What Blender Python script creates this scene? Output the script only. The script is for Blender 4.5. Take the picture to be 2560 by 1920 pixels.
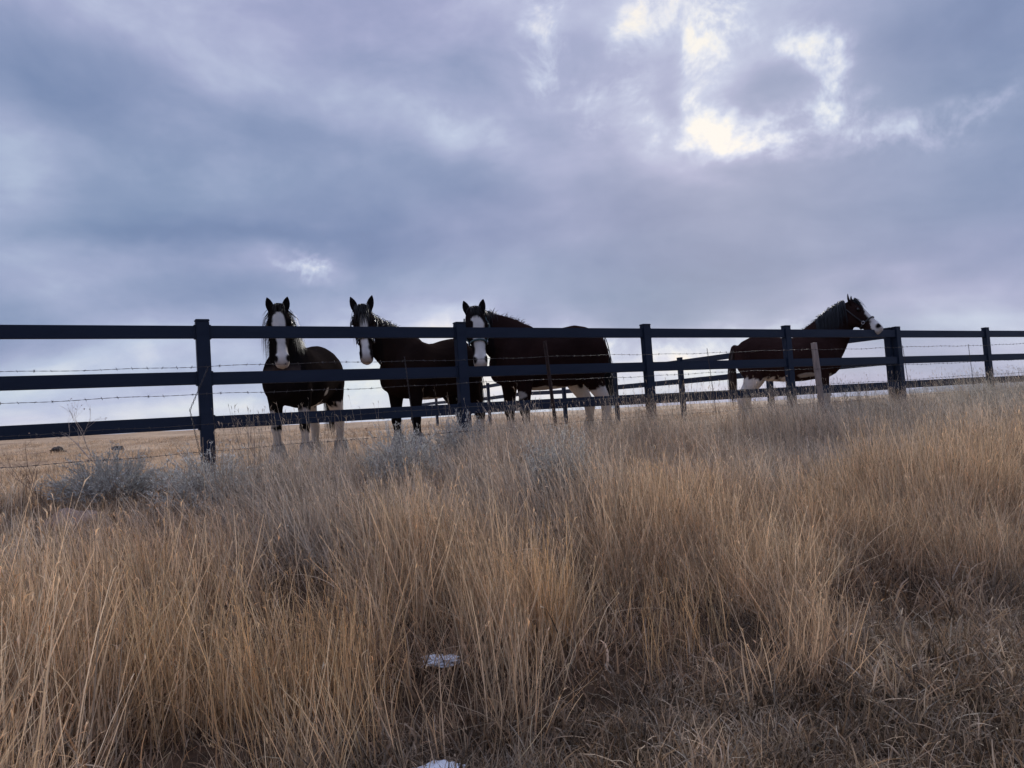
import bpy, bmesh, math, random
import numpy as np
from mathutils import Vector, Matrix, Euler, noise as mnoise

scene = bpy.context.scene
for o in list(bpy.data.objects):
    bpy.data.objects.remove(o)
rad = math.radians

# ------------------------------------------------------------------ camera
cam_data = bpy.data.cameras.new("camera")
cam_data.sensor_width = 36.0
cam_data.lens = 25.99
cam_data.clip_start = 0.05
cam_data.clip_end = 60000.0
cam = bpy.data.objects.new("camera", cam_data)
scene.collection.objects.link(cam)
EYE = 0.42
cam.matrix_world = (Matrix.Translation((0, 0, EYE)) @ Matrix.Rotation(rad(90 + 2.844), 4, 'X')
                    @ Matrix.Rotation(rad(-3.76), 4, 'Z'))
scene.camera = cam

# ------------------------------------------------------------------ sky, sun, exposure
SUN_AZ, SUN_EL = 17.2, 21.0          # degrees; azimuth clockwise from +Y
EXPOSURE = 1.35
CLOUD_STRENGTH = 0.392
# where the deck of cloud is thin or thick: azimuth, elevation, half axes (deg), turn, smooth change, ragged gap
CLOUD_PATCHES = [
    (20.78, 21.82, 29.19, 10.69, -18.2, 0.20, 0.50),
    (17.10, 21.40, 4.79, 6.51, 14.1, 0.05, 0.36),
    (17.65, 20.07, 8.17, 2.49, -14.0, 0.14, 0.55),
    (15.73, 25.12, 2.78, 6.73, -30.6, 0.03, 0.45),
    (24.34, 24.24, 3.78, 3.03, -13.1, 0.06, 0.95),
    (25.43, 21.14, 1.60, 4.40, -3.1, 0.03, 0.65),
    (21.49, 22.52, 4.28, 2.42, -4.1, -0.28, -1.20),
    (12.91, 20.78, 4.90, 3.16, 25.3, 0.03, 0.45),
    (11.25, 25.94, 2.61, 6.89, 0.7, 0.04, 0.55),
    (12.23, 28.87, 6.21, 2.28, -8.3, 0.06, 0.35),
    (14.35, 23.23, 1.86, 4.95, -4.3, -0.18, -0.80),
    (8.21, 24.03, 2.32, 3.95, 20.2, 0.02, 0.45),
    (4.88, 27.69, 2.47, 6.73, -5.1, 0.06, 0.55),
    (29.89, 17.32, 4.01, 2.21, 2.7, 0.04, 0.55),
    (32.50, 17.69, 4.38, 1.99, 19.1, 0.03, 0.85),
    (24.81, 17.67, 12.22, 3.29, -6.4, 0.08, 0.60),
    (18.32, 27.28, 2.73, 4.52, -31.4, 0.04, 0.45),
    (28.18, 21.94, 3.94, 3.01, -14.2, -0.04, -0.30),
    (35.62, 20.95, 12.46, 8.70, -6.9, -0.31, -0.60),
    (31.14, 23.37, 6.76, 5.02, -16.0, -0.08, -0.30),
    (16.74, 13.23, 40.42, 8.97, -3.6, -0.24, -0.40),
    (17.05, 16.97, 14.91, 2.60, -8.6, -0.03, -0.50),
    (14.42, 9.44, 22.88, 5.55, -3.2, -0.10, 0.00),
    (34.82, 11.95, 12.41, 5.89, 5.2, -0.10, -0.20),
    (-20.75, 18.69, 31.59, 13.13, -19.4, -0.21, -0.30),
    (-28.10, 15.48, 18.76, 7.10, -12.6, -0.12, -0.10),
    (-22.53, 14.19, 16.64, 2.39, -4.5, -0.16, -0.10),
    (-4.00, 27.00, 20.03, 6.75, -18.3, -0.05, 0.00),
    (-2.87, 17.41, 24.13, 10.14, -21.5, -0.02, 0.00),
    (2.16, 11.25, 24.38, 6.63, -11.9, -0.05, 0.00),
    (-15.82, 25.05, 30.70, 3.82, -15.3, 0.17, 0.00),
    (-29.34, 26.96, 14.99, 3.45, -10.3, 0.10, 0.00),
    (-0.41, 21.25, 23.57, 4.13, -35.3, 0.14, 0.20),
    (-16.24, 17.58, 18.66, 4.01, -13.6, 0.10, 0.00),
    (-33.85, 18.96, 6.53, 4.69, -21.1, 0.20, 0.25),
    (-33.75, 13.88, 7.39, 3.17, -7.1, 0.12, 0.20),
    (-19.13, 12.30, 14.35, 2.47, -5.9, 0.22, 0.30),
    (-15.35, 12.03, 5.00, 2.51, -0.6, 0.12, 1.70),
    (1.36, 15.47, 14.67, 7.39, -13.4, 0.08, 0.10),
    (27.77, 7.43, 18.98, 2.99, 5.3, 0.05, 0.00),
    (-28.29, 2.06, 33.95, 6.82, -3.2, 0.28, 0.10),
    (-7.33, 3.64, 33.44, 6.24, -3.3, 0.22, 0.10),
    (12.32, 4.42, 12.04, 4.26, 0.3, 0.16, 0.80),
    (11.95, 4.10, 5.57, 2.13, 0.4, 0.10, 0.50),
    (5.22, 3.55, 33.67, 5.30, -1.1, 0.16, 0.20),
    (-1.87, 5.10, 7.77, 4.83, -3.6, 0.10, 0.30),
    (29.35, 2.82, 22.06, 5.91, -1.3, 0.08, 0.00),
    (-28.12, 6.79, 34.12, 6.40, -5.2, 0.03, 0.00),
    (16.18, 6.16, 40.35, 2.78, -3.6, 0.06, 0.10),
]
world = bpy.data.worlds.new("World")
scene.world = world
world.use_nodes = True
nt = world.node_tree
nt.nodes.clear()
N = nt.nodes.new
Lk = nt.links.new


def wmath(op, a, b=None, c=None, clamp=False):
    n = N('ShaderNodeMath')
    n.operation = op
    n.use_clamp = clamp
    for i, v in enumerate((a, b, c)):
        if v is None:
            continue
        if isinstance(v, (int, float)):
            n.inputs[i].default_value = v
        else:
            Lk(v, n.inputs[i])
    return n.outputs[0]


def wnoise(vec, scale, detail, rough, dist=0.0):
    n = N('ShaderNodeTexNoise')
    n.inputs['Scale'].default_value = scale
    n.inputs['Detail'].default_value = detail
    n.inputs['Roughness'].default_value = rough
    n.inputs['Distortion'].default_value = dist
    Lk(vec, n.inputs['Vector'])
    return n


def wmap(vec, loc=(0, 0, 0), rot=(0, 0, 0), sc=(1, 1, 1), kind='POINT'):
    n = N('ShaderNodeMapping')
    n.vector_type = kind
    n.inputs['Location'].default_value = loc
    n.inputs['Rotation'].default_value = rot
    n.inputs['Scale'].default_value = sc
    Lk(vec, n.inputs['Vector'])
    return n.outputs[0]


def smooth(v, lo, hi, to0=0.0, to1=1.0):
    n = N('ShaderNodeMapRange')
    n.interpolation_type = 'SMOOTHSTEP'
    for k, x in (('From Min', lo), ('From Max', hi), ('To Min', to0), ('To Max', to1)):
        n.inputs[k].default_value = x
    Lk(v, n.inputs['Value'])
    return n.outputs[0]


tc = N('ShaderNodeTexCoord')
direction = tc.outputs['Generated']
sep = N('ShaderNodeSeparateXYZ')
Lk(direction, sep.inputs[0])
azr = wmath('ARCTAN2', sep.outputs[0], sep.outputs[1])
elr = wmath('ARCSINE', sep.outputs[2])
az = wmath('MULTIPLY', azr, 57.29578)
el = wmath('MULTIPLY', elr, 57.29578)
comb = N('ShaderNodeCombineXYZ')
Lk(az, comb.inputs[0])
Lk(el, comb.inputs[1])
comb.inputs[2].default_value = 1.0
# warp the patches so that none keeps a clean outline
warp = wnoise(wmap(direction, sc=(1, 1, 1.6)), 5.0, 4.0, 0.55)
wv = N('ShaderNodeVectorMath')
wv.operation = 'MULTIPLY_ADD'
Lk(warp.outputs['Color'], wv.inputs[0])
wv.inputs[1].default_value = (10.0, 7.0, 0.0)
wv.inputs[2].default_value = (-5.0, -3.5, 0.0)
wadd = N('ShaderNodeVectorMath')
wadd.operation = 'ADD'
Lk(comb.outputs[0], wadd.inputs[0])
Lk(wv.outputs[0], wadd.inputs[1])
q = wadd.outputs[0]
soft_sum = 0.0
gap_sum = 0.0


def wdot(vec, c):
    n = N('ShaderNodeVectorMath')
    n.operation = 'DOT_PRODUCT'
    Lk(vec, n.inputs[0])
    n.inputs[1].default_value = c
    return n.outputs['Value']


for (a0, e0, ra, re, turn, soft, gap) in CLOUD_PATCHES:
    ct_, st_ = math.cos(rad(turn)), math.sin(rad(turn))
    u_ = wdot(q, (ct_ / ra, st_ / ra, -(a0 * ct_ + e0 * st_) / ra))
    v_ = wdot(q, (-st_ / re, ct_ / re, -(-a0 * st_ + e0 * ct_) / re))
    f = wmath('SUBTRACT', 1.0, wmath('MULTIPLY_ADD', v_, v_, wmath('MULTIPLY', u_, u_)), clamp=True)
    f = wmath('MULTIPLY', f, f)
    if soft:
        soft_sum = wmath('MULTIPLY_ADD', f, soft, soft_sum)
    if gap:
        gap_sum = wmath('MULTIPLY_ADD', f, gap, gap_sum)
# the deck itself: layered noise on a flat layer overhead, drawn out along the wind
zc = wmath('ADD', wmath('MAXIMUM', sep.outputs[2], 0.0), 0.16)
px = wmath('DIVIDE', sep.outputs[0], zc)
py = wmath('DIVIDE', sep.outputs[1], zc)
pl = N('ShaderNodeCombineXYZ')
Lk(px, pl.inputs[0])
Lk(py, pl.inputs[1])
deck = wnoise(wmap(pl.outputs[0], rot=(0, 0, rad(52)), sc=(0.42, 1.0, 1.0)), 1.0, 4.0, 0.52, 0.25)
tint = wnoise(wmap(pl.outputs[0], loc=(3, 1, 0), rot=(0, 0, rad(48)), sc=(0.5, 1.0, 1.0)), 0.9, 2.0, 0.5)
fine = wnoise(wmap(direction, loc=(5.3, 10.7, 0.5), sc=(1.0, 1.0, 1.15)), 10.0, 7.0, 0.66, 0.35)
mid = wnoise(wmap(direction, loc=(2, 0, 5), rot=(0, rad(18), 0), sc=(1.0, 1.0, 2.1)), 4.2, 5.0, 0.55, 0.3)
base = wmath('MULTIPLY_ADD', wmath('SUBTRACT', deck.outputs['Fac'], 0.5), 0.55, 0.60)
base = wmath('ADD', base, wmath('MULTIPLY', wmath('SUBTRACT', mid.outputs['Fac'], 0.5), 0.90))
fz = wmath('SUBTRACT', fine.outputs['Fac'], 0.5)
rn = wnoise(wmap(direction, loc=(7, 3, 1), sc=(1.0, 1.0, 1.2)), 7.0, 4.0, 0.55, 0.8)
ridge = smooth(wmath('ABSOLUTE', wmath('SUBTRACT', rn.outputs['Fac'], 0.5)), 0.0, 0.10, 1.0, 0.0)
gs = smooth(gap_sum, 0.0, 2.0)
gneg = wmath('MINIMUM', gap_sum, 0.0)
gapn = wmath('ADD', wmath('MULTIPLY', fz, 3.6), wmath('MULTIPLY_ADD', gs, 0.62, wmath('MULTIPLY', gneg, 0.5)))
gapn = wmath('ADD', gapn, wmath('MULTIPLY_ADD', ridge, 0.30, -0.12))
gapm = smooth(gapn, 0.04, 1.20)
V = wmath('ADD', wmath('ADD', base, soft_sum), wmath('MULTIPLY', gs, 0.05))
V = wmath('ADD', V, wmath('MULTIPLY', wmath('MULTIPLY', gapm, smooth(gap_sum, 0.0, 0.5)), 0.30))
V = wmath('ADD', V, wmath('MULTIPLY', fz, wmath('MULTIPLY_ADD', gs, 1.2, 0.22)))
V = wmath('MULTIPLY', V, 0.84)
ramp = N('ShaderNodeValToRGB')
cr = ramp.color_ramp


def s2l(r, g, b):
    f = lambda c: (c / 255 / 12.92) if c / 255 <= 0.04045 else ((c / 255 + 0.055) / 1.055) ** 2.4
    return (f(r), f(g), f(b), 1.0)


stops = [(0.0, (104, 120, 158)), (0.22, (121, 138, 175)), (0.42, (141, 154, 188)), (0.58, (163, 171, 203)),
         (0.74, (190, 199, 223)), (0.88, (222, 226, 235)), (1.0, (244, 240, 232))]
while len(cr.elements) < len(stops):
    cr.elements.new(0.5)
for e, (p, c) in zip(cr.elements, stops):
    e.position = p
    e.color = s2l(*c)
Lk(V, ramp.inputs[0])
# hue drifts between slate and lavender
hue = N('ShaderNodeMix')
hue.data_type = 'RGBA'
hue.blend_type = 'MULTIPLY'
hue.inputs[0].default_value = 1.0
hr = N('ShaderNodeValToRGB')
hr.color_ramp.elements[0].position = 0.36
hr.color_ramp.elements[0].color = (0.96, 1.015, 1.0, 1)
hr.color_ramp.elements[1].position = 0.64
hr.color_ramp.elements[1].color = (1.03, 0.985, 1.015, 1)
Lk(tint.outputs['Fac'], hr.inputs[0])
Lk(ramp.outputs[0], hue.inputs[6])
Lk(hr.outputs[0], hue.inputs[7])
# an overcast deck is brighter overhead than near the horizon
lift = smooth(el, 36.0, 80.0, 1.0, 2.2)
cloud_bg = N('ShaderNodeBackground')
Lk(hue.outputs[2], cloud_bg.inputs[0])
Lk(wmath('MULTIPLY', lift, CLOUD_STRENGTH), cloud_bg.inputs[1])
sky = N('ShaderNodeTexSky')
sky.sky_type = 'NISHITA'
sky.sun_disc = False
sky.sun_elevation = rad(SUN_EL)
sky.sun_rotation = rad(SUN_AZ)
sky_bg = N('ShaderNodeBackground')
sky_bg.inputs[1].default_value = 0.05
Lk(sky.outputs[0], sky_bg.inputs[0])
mixw = N('ShaderNodeMixShader')
mixw.inputs[0].default_value = 0.96
Lk(sky_bg.outputs[0], mixw.inputs[1])
Lk(cloud_bg.outputs[0], mixw.inputs[2])
out = N('ShaderNodeOutputWorld')
Lk(mixw.outputs[0], out.inputs[0])
world.cycles.sampling_method = 'MANUAL'
world.cycles.sample_map_resolution = 512

sun_data = bpy.data.lights.new("sun", 'SUN')
sun_data.energy = 1.5
sun_data.angle = rad(24)
sun_data.color = (1.0, 0.95, 0.88)
sun = bpy.data.objects.new("sun", sun_data)
scene.collection.objects.link(sun)
sd = Vector((math.sin(rad(SUN_AZ)) * math.cos(rad(SUN_EL)), math.cos(rad(SUN_AZ)) * math.cos(rad(SUN_EL)), math.sin(rad(SUN_EL))))
sun.rotation_euler = (-sd).to_track_quat('-Z', 'Y').to_euler()

vs = scene.view_settings
vs.view_transform = 'Standard'
vs.look = 'None'
vs.exposure = EXPOSURE
vs.gamma = 1.0
vs.use_curve_mapping = False
scene.cycles.max_bounces = 6
scene.cycles.diffuse_bounces = 3
scene.cycles.transmission_bounces = 3
scene.cycles.caustics_reflective = False
scene.cycles.caustics_refractive = False

# ------------------------------------------------------------------ helpers
rng = np.random.default_rng(7)
random.seed(7)
P0 = np.array([-3.0, 7.226])                 # foot of the first fence post in view
FD = np.array([0.86785, 0.49683])            # along the fence
FN = np.array([0.49683, -0.86785])           # from the fence towards the road
FANG = math.atan2(FD[1], FD[0])


def st_of(x, y):
    dx, dy = x - P0[0], y - P0[1]
    return dx * FN[0] + dy * FN[1], dx * FD[0] + dy * FD[1]


def xy_of(s, t):
    return P0[0] + FN[0] * s + FD[0] * t, P0[1] + FN[1] * s + FD[1] * t


def sstep(x, a, b):
    u = np.clip((x - a) / (b - a), 0, 1)
    return u * u * (3 - 2 * u)


def vnoise(x, y, f, seed=0):
    """smooth pseudo noise in about -1..1 for arrays"""
    r = np.random.default_rng(1000 + seed)
    v = np.zeros_like(np.asarray(x, float))
    for i in range(7):
        a = r.uniform(0, 2 * np.pi)
        k = f * r.uniform(0.55, 1.7)
        v = v + np.sin(k * (x * np.cos(a) + y * np.sin(a)) + r.uniform(0, 6.28) + 0.8 * np.sin(0.6 * k * (y * np.cos(a) - x * np.sin(a)) + i))
    return v / 3.2


def ground(x, y):
    x = np.asarray(x, float)
    y = np.asarray(y, float)
    s, t = st_of(x, y)
    bank = -1.05 * (0.55 * np.clip((s - 0.3) / 4.6, 0, 1) + 0.45 * sstep(s, 0.3, 4.9))
    rr = np.hypot(x, y)
    a = np.degrees(np.arctan2(x, y))
    far = np.interp(a, [-180, -60, -34.7, 3.4, 26.4, 33, 60, 180], [0.6, 1.5, 1.45, 1.0, 0.55, 0.36, 0.2, 0.6])
    rise = far * np.clip((rr - 13.5) / 48.0, 0, 1) ** 1.05 * sstep(-s, 0.5, 9)
    lumps = 0.022 * vnoise(x, y, 2.1, 1) + 0.05 * vnoise(x, y, 0.55, 2) * sstep(rr, 9, 22)
    lumps = lumps + 0.03 * vnoise(x, y, 3.3, 3) * sstep(s, 0.5, 2)
    return bank + rise + lumps * np.clip(60.0 / np.maximum(rr, 60), 0, 1)


def link(o):
    scene.collection.objects.link(o)
    return o


def mesh_np(name, verts, quads=None, tris=None, smooth_shade=False):
    me = bpy.data.meshes.new(name)
    verts = np.asarray(verts, np.float32)
    me.vertices.add(len(verts))
    me.vertices.foreach_set('co', verts.ravel())
    loops, starts, n = [], [], 0
    if quads is not None and len(quads):
        qd = np.asarray(quads, np.int32)
        loops.append(qd.ravel())
        starts.append(np.arange(len(qd), dtype=np.int32) * 4)
        n = qd.size
    if tris is not None and len(tris):
        tr = np.asarray(tris, np.int32)
        loops.append(tr.ravel())
        starts.append(np.arange(len(tr), dtype=np.int32) * 3 + n)
    loops = np.concatenate(loops)
    starts = np.concatenate(starts)
    me.loops.add(len(loops))
    me.loops.foreach_set('vertex_index', loops)
    me.polygons.add(len(starts))
    me.polygons.foreach_set('loop_start', starts)
    if smooth_shade:
        me.polygons.foreach_set('use_smooth', np.ones(len(starts), bool))
    me.update(calc_edges=True)
    return me


def set_color(me, name, cols):
    at = me.attributes.new(name, 'FLOAT_COLOR', 'POINT')
    c = np.ones((len(me.vertices), 4), np.float32)
    c[:, :cols.shape[1]] = cols
    at.data.foreach_set('color', c.ravel())


def tag(o, label=None, cat=None, group=None, kind=None):
    for k, v in (('label', label), ('category', cat), ('group', group), ('kind', kind)):
        if v:
            o[k] = v
    return o


def obj(name, me, mat=None, parent=None):
    o = bpy.data.objects.new(name, me)
    if mat is not None and not me.materials:
        me.materials.append(mat)
    if parent is not None:
        o.parent = parent
    return link(o)


def new_mat(name):
    m = bpy.data.materials.new(name)
    m.use_nodes = True
    t = m.node_tree
    b = t.nodes['Principled BSDF']
    return m, t, b


def nmath(t, op, a, b=None, clamp=False):
    n = t.nodes.new('ShaderNodeMath')
    n.operation = op
    n.use_clamp = clamp
    for i, v in enumerate((a, b)):
        if v is None:
            continue
        if isinstance(v, (int, float)):
            n.inputs[i].default_value = v
        else:
            t.links.new(v, n.inputs[i])
    return n.outputs[0]


def nnoise(t, scale, detail=4.0, rough=0.5, vec=None, sc=None):
    n = t.nodes.new('ShaderNodeTexNoise')
    n.inputs['Scale'].default_value = scale
    n.inputs['Detail'].default_value = detail
    n.inputs['Roughness'].default_value = rough
    c = t.nodes.new('ShaderNodeTexCoord')
    v = c.outputs['Object'] if vec is None else vec
    if sc:
        m = t.nodes.new('ShaderNodeMapping')
        m.inputs['Scale'].default_value = sc
        t.links.new(v, m.inputs['Vector'])
        v = m.outputs[0]
    t.links.new(v, n.inputs['Vector'])
    return n.outputs['Fac']


def nramp(t, fac, stops):
    r = t.nodes.new('ShaderNodeValToRGB')
    while len(r.color_ramp.elements) < len(stops):
        r.color_ramp.elements.new(0.5)
    for e, (p, c) in zip(r.color_ramp.elements, stops):
        e.position = p
        e.color = (*c, 1)
    t.links.new(fac, r.inputs[0])
    return r.outputs[0]


def nmix(t, fac, a, b, blend='MIX'):
    n = t.nodes.new('ShaderNodeMix')
    n.data_type = 'RGBA'
    n.blend_type = blend
    for i, v in ((0, fac), (6, a), (7, b)):
        if isinstance(v, (int, float)):
            n.inputs[i].default_value = v
        elif isinstance(v, tuple):
            n.inputs[i].default_value = (*v, 1)
        else:
            t.links.new(v, n.inputs[i])
    return n.outputs[2]


def nattr(t, name, kind='GEOMETRY'):
    n = t.nodes.new('ShaderNodeAttribute')
    n.attribute_name = name
    n.attribute_type = kind
    return n.outputs['Color']


def nbump(t, b, h, strength, dist):
    n = t.nodes.new('ShaderNodeBump')
    n.inputs['Strength'].default_value = strength
    n.inputs['Distance'].default_value = dist
    t.links.new(h, n.inputs['Height'])
    t.links.new(n.outputs[0], b.inputs['Normal'])


def plain(name, col, rough=0.6, var=0.15, scale=8.0, sc=None, metal=0.0, spec=0.5, bump=0.0):
    m, t, b = new_mat(name)
    f = nnoise(t, scale, 5.0, 0.6, sc=sc)
    lo = tuple(c * (1 - var) for c in col)
    hi = tuple(min(1, c * (1 + var)) for c in col)
    t.links.new(nramp(t, f, [(0.3, lo), (0.7, hi)]), b.inputs['Base Color'])
    b.inputs['Roughness'].default_value = rough
    b.inputs['Metallic'].default_value = metal
    b.inputs['Specular IOR Level'].default_value = spec
    if bump:
        nbump(t, b, f, bump, 0.01)
    return m


def straw_mat(name, rough=0.7, trans=0.35, boost=1.0):
    """dry stalks: colour from the clump times the blade's own shade, thin enough to let light through"""
    m, t, b = new_mat(name)
    tone = nattr(t, 'tone', 'INSTANCER')
    shade = nattr(t, 'shade')
    col = nmix(t, 1.0, tone, shade, 'MULTIPLY')
    if boost != 1.0:
        col = nmix(t, 1.0, col, (boost, boost, boost), 'MULTIPLY')
    t.links.new(col, b.inputs['Base Color'])
    b.inputs['Roughness'].default_value = rough
    b.inputs['Specular IOR Level'].default_value = 0.25
    tr = t.nodes.new('ShaderNodeBsdfTranslucent')
    t.links.new(col, tr.inputs[0])
    mx = t.nodes.new('ShaderNodeMixShader')
    mx.inputs[0].default_value = trans
    t.links.new(b.outputs[0], mx.inputs[1])
    t.links.new(tr.outputs[0], mx.inputs[2])
    t.links.new(mx.outputs[0], t.nodes['Material Output'].inputs[0])
    return m


# ------------------------------------------------------------------ terrain
def build_terrain():
    rs = [0.0, 0.4, 0.8, 1.2, 1.6]
    r = 2.0
    while r < 14000:
        rs.append(r)
        r *= 1.022 if r < 30 else (1.05 if r < 200 else 1.18)
    rs = np.array(rs[1:])
    na = 420
    an = np.linspace(0, 2 * np.pi, na, endpoint=False)
    R, A = np.meshgrid(rs, an, indexing='ij')
    X = R * np.sin(A)
    Y = R * np.cos(A)
    Z = ground(X, Y)
    v = np.stack([X.ravel(), Y.ravel(), Z.ravel()], 1)
    nr = len(rs)
    i, j = np.meshgrid(np.arange(nr - 1), np.arange(na), indexing='ij')
    j2 = (j + 1) % na
    qd = np.stack([i * na + j, i * na + j2, (i + 1) * na + j2, (i + 1) * na + j], -1).reshape(-1, 4)
    v = np.vstack([v, [[0, 0, float(ground(0, 0))]]])
    c = len(v) - 1
    tr = np.stack([np.full(na, c), (np.arange(na) + 1) % na, np.arange(na)], 1)
    me = mesh_np('ground', v, qd[:, ::-1], tr[:, ::-1], True)
    s, t = st_of(v[:, 0], v[:, 1])
    z = np.zeros((len(v), 3), np.float32)
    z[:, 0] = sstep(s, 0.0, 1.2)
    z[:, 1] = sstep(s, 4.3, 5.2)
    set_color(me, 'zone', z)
    m, t, b = new_mat('dry_soil')
    zone = t.nodes.new('ShaderNodeSeparateXYZ')
    t.links.new(nattr(t, 'zone'), zone.inputs[0])
    big = nnoise(t, 0.35, 6.0, 0.6)
    sm = nnoise(t, 9.0, 6.0, 0.65)
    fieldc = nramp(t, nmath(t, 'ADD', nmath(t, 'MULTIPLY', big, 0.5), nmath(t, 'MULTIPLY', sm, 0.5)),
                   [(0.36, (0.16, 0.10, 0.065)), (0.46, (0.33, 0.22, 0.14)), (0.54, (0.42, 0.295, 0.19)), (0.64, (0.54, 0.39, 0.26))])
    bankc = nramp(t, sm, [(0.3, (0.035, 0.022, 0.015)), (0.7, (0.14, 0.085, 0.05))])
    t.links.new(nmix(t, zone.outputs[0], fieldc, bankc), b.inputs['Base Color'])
    b.inputs['Roughness'].default_value = 0.95
    b.inputs['Specular IOR Level'].default_value = 0.15
    nbump(t, b, sm, 0.8, 0.05)
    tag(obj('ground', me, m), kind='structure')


build_terrain()


def build_hills():
    na, nrow = 360, 14
    a = np.radians(np.linspace(4, 66, na))
    rows = np.linspace(0, 1, nrow)
    A, Rw = np.meshgrid(a, rows, indexing='ij')
    R = 7200 + 3400 * Rw
    X, Y = R * np.sin(A), R * np.cos(A)
    deg = np.degrees(A)
    prof = np.interp(deg, [4, 12, 20, 25, 27, 29, 33, 36, 45, 58, 66], [0, 0, 0, 2, 30, 62, 84, 72, 105, 80, 10])
    n1 = vnoise(deg, Rw * 2, 1.1, 41) * 0.13 + vnoise(deg, Rw * 5, 4.0, 42) * 0.09 + vnoise(deg, Rw * 9, 13., 43) * 0.05
    Z = prof * np.sin(np.pi * np.clip(Rw, 0, 1)) ** 0.8 * (1 + n1) - 4
    v = np.stack([X.ravel(), Y.ravel(), Z.ravel()], 1)
    i, j = np.meshgrid(np.arange(na - 1), np.arange(nrow - 1), indexing='ij')
    qd = np.stack([i * nrow + j, (i + 1) * nrow + j, (i + 1) * nrow + j + 1, i * nrow + j + 1], -1).reshape(-1, 4)
    me = mesh_np('hills', v, qd[:, ::-1], None, True)
    m, t, b = new_mat('haze_tinted_rock_and_snow')
    f = nnoise(t, 0.006, 8.0, 0.65, sc=(1, 1, 6))
    c = nramp(t, f, [(0.44, (0.05, 0.06, 0.085)), (0.56, (0.09, 0.10, 0.125)), (0.62, (0.40, 0.42, 0.46)), (0.72, (0.6, 0.62, 0.66))])  # rock and snow, with the blue of distant haze put into the colour
    t.links.new(c, b.inputs['Base Color'])
    b.inputs['Roughness'].default_value = 1.0
    tag(obj('hills', me, m), kind='structure')


build_hills()


def build_haze():
    me = box_mesh('haze', (-14600, -14600, -2.4), (14600, 14600, 165), 0.001, 1)
    m = bpy.data.materials.new('thin_haze')
    m.use_nodes = True
    t = m.node_tree
    t.nodes.clear()
    v = t.nodes.new('ShaderNodeVolumePrincipled')
    v.inputs['Color'].default_value = (0.80, 0.87, 1.0, 1)
    v.inputs['Density'].default_value = 0.000035
    o_ = t.nodes.new('ShaderNodeOutputMaterial')
    t.links.new(v.outputs[0], o_.inputs['Volume'])
    tag(obj('haze', me, m), kind='stuff')


# ------------------------------------------------------------------ board fences
def box_mesh(name, lo, hi, bev=0.006, seg=2):
    bm = bmesh.new()
    bmesh.ops.create_cube(bm, size=1.0)
    for v in bm.verts:
        v.co = Vector([(lo[i] + hi[i]) / 2 + v.co[i] * (hi[i] - lo[i]) for i in range(3)])
    bmesh.ops.bevel(bm, geom=list(bm.edges), offset=bev, segments=seg, affect='EDGES')
    me = bpy.data.meshes.new(name)
    bm.to_mesh(me)
    bm.free()
    return me


def rail_paint():
    m, t, b = new_mat('dark_fence_paint')
    f = nnoise(t, 3.0, 6.0, 0.6, sc=(0.5, 6, 3))
    t.links.new(nramp(t, f, [(0.3, (0.006, 0.013, 0.031)), (0.7, (0.012, 0.021, 0.043))]), b.inputs['Base Color'])
    b.inputs['Roughness'].default_value = 0.5
    b.inputs['Specular IOR Level'].default_value = 0.22
    f2 = nnoise(t, 60.0, 3.0, 0.6, sc=(0.05, 1, 1))
    nbump(t, b, f2, 0.15, 0.002)
    return m


build_haze()
FENCE = rail_paint()
SP = 2.8
RAIL_Z = (0.597, 1.03, 1.487)
PW = 0.063
PD = 0.044
POST_TOP = 1.612


def post_mesh():
    bm = bmesh.new()
    # shaft and a slightly proud flat cap
    for lo, hi in (((-PW, -PD, -0.35), (PW, PD, POST_TOP - 0.022)), ((-PW - 0.003, -PD - 0.003, POST_TOP - 0.024), (PW + 0.003, PD + 0.003, POST_TOP))):
        r = bmesh.ops.create_cube(bm, size=1.0)
        for v in r['verts']:
            v.co = Vector([(lo[i] + hi[i]) / 2 + v.co[i] * (hi[i] - lo[i]) for i in range(3)])
    bmesh.ops.bevel(bm, geom=list(bm.edges), offset=0.006, segments=2, affect='EDGES')
    me = bpy.data.meshes.new('post')
    bm.to_mesh(me)
    bm.free()
    return me


POST_ME = post_mesh()
COLLAR_ME = box_mesh('collar', (-0.009, -0.027, -0.071), (0.009, 0.027, 0.071), 0.004)


def board_fence(start, ang, k0, k1, label, follow):
    root = bpy.data.objects.new('board_fence', None)
    link(root)
    root.location = (start[0], start[1], 0)
    root.rotation_euler = (0, 0, ang)
    tag(root, label, 'fence', 'dark three-rail board fences')
    ca, sa = math.cos(ang), math.sin(ang)

    def gz(k):
        if not follow:
            return 0.0
        x, y = start[0] + ca * SP * k, start[1] + sa * SP * k
        return float(ground(x, y))
    rail_cache = {}
    for k in range(k0, k1 + 1):
        p = obj('post', POST_ME, FENCE, root)
        jx = 0.0
        p.location = (SP * k + jx, 0, gz(k))
        p.rotation_euler = (random.uniform(-.004, .004), random.uniform(-.004, .004), 0)
        for z in RAIL_Z:
            for sgn in (-1, 1):
                if (k == k0 and sgn < 0) or (k == k1 and sgn > 0):
                    continue
                c = obj('collar', COLLAR_ME, FENCE, p)
                c.location = (sgn * (PW + 0.0085), 0, z)
    for k in range(k0, k1):
        dz = gz(k + 1) - gz(k)
        ln = round(math.hypot(SP, dz), 2)
        if ln not in rail_cache:
            rail_cache[ln] = box_mesh('rail', (0.05, -0.019, -0.0625), (ln - 0.05, 0.019, 0.0625), 0.004)
        for z in RAIL_Z:
            r = obj('rail', rail_cache[ln], FENCE, root)
            r.location = (SP * k, 0, gz(k) + z + random.uniform(-.004, .004))
            r.rotation_euler = (0, -math.atan2(dz, SP) + random.uniform(-.0012, .0012), 0)
    return root


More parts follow.
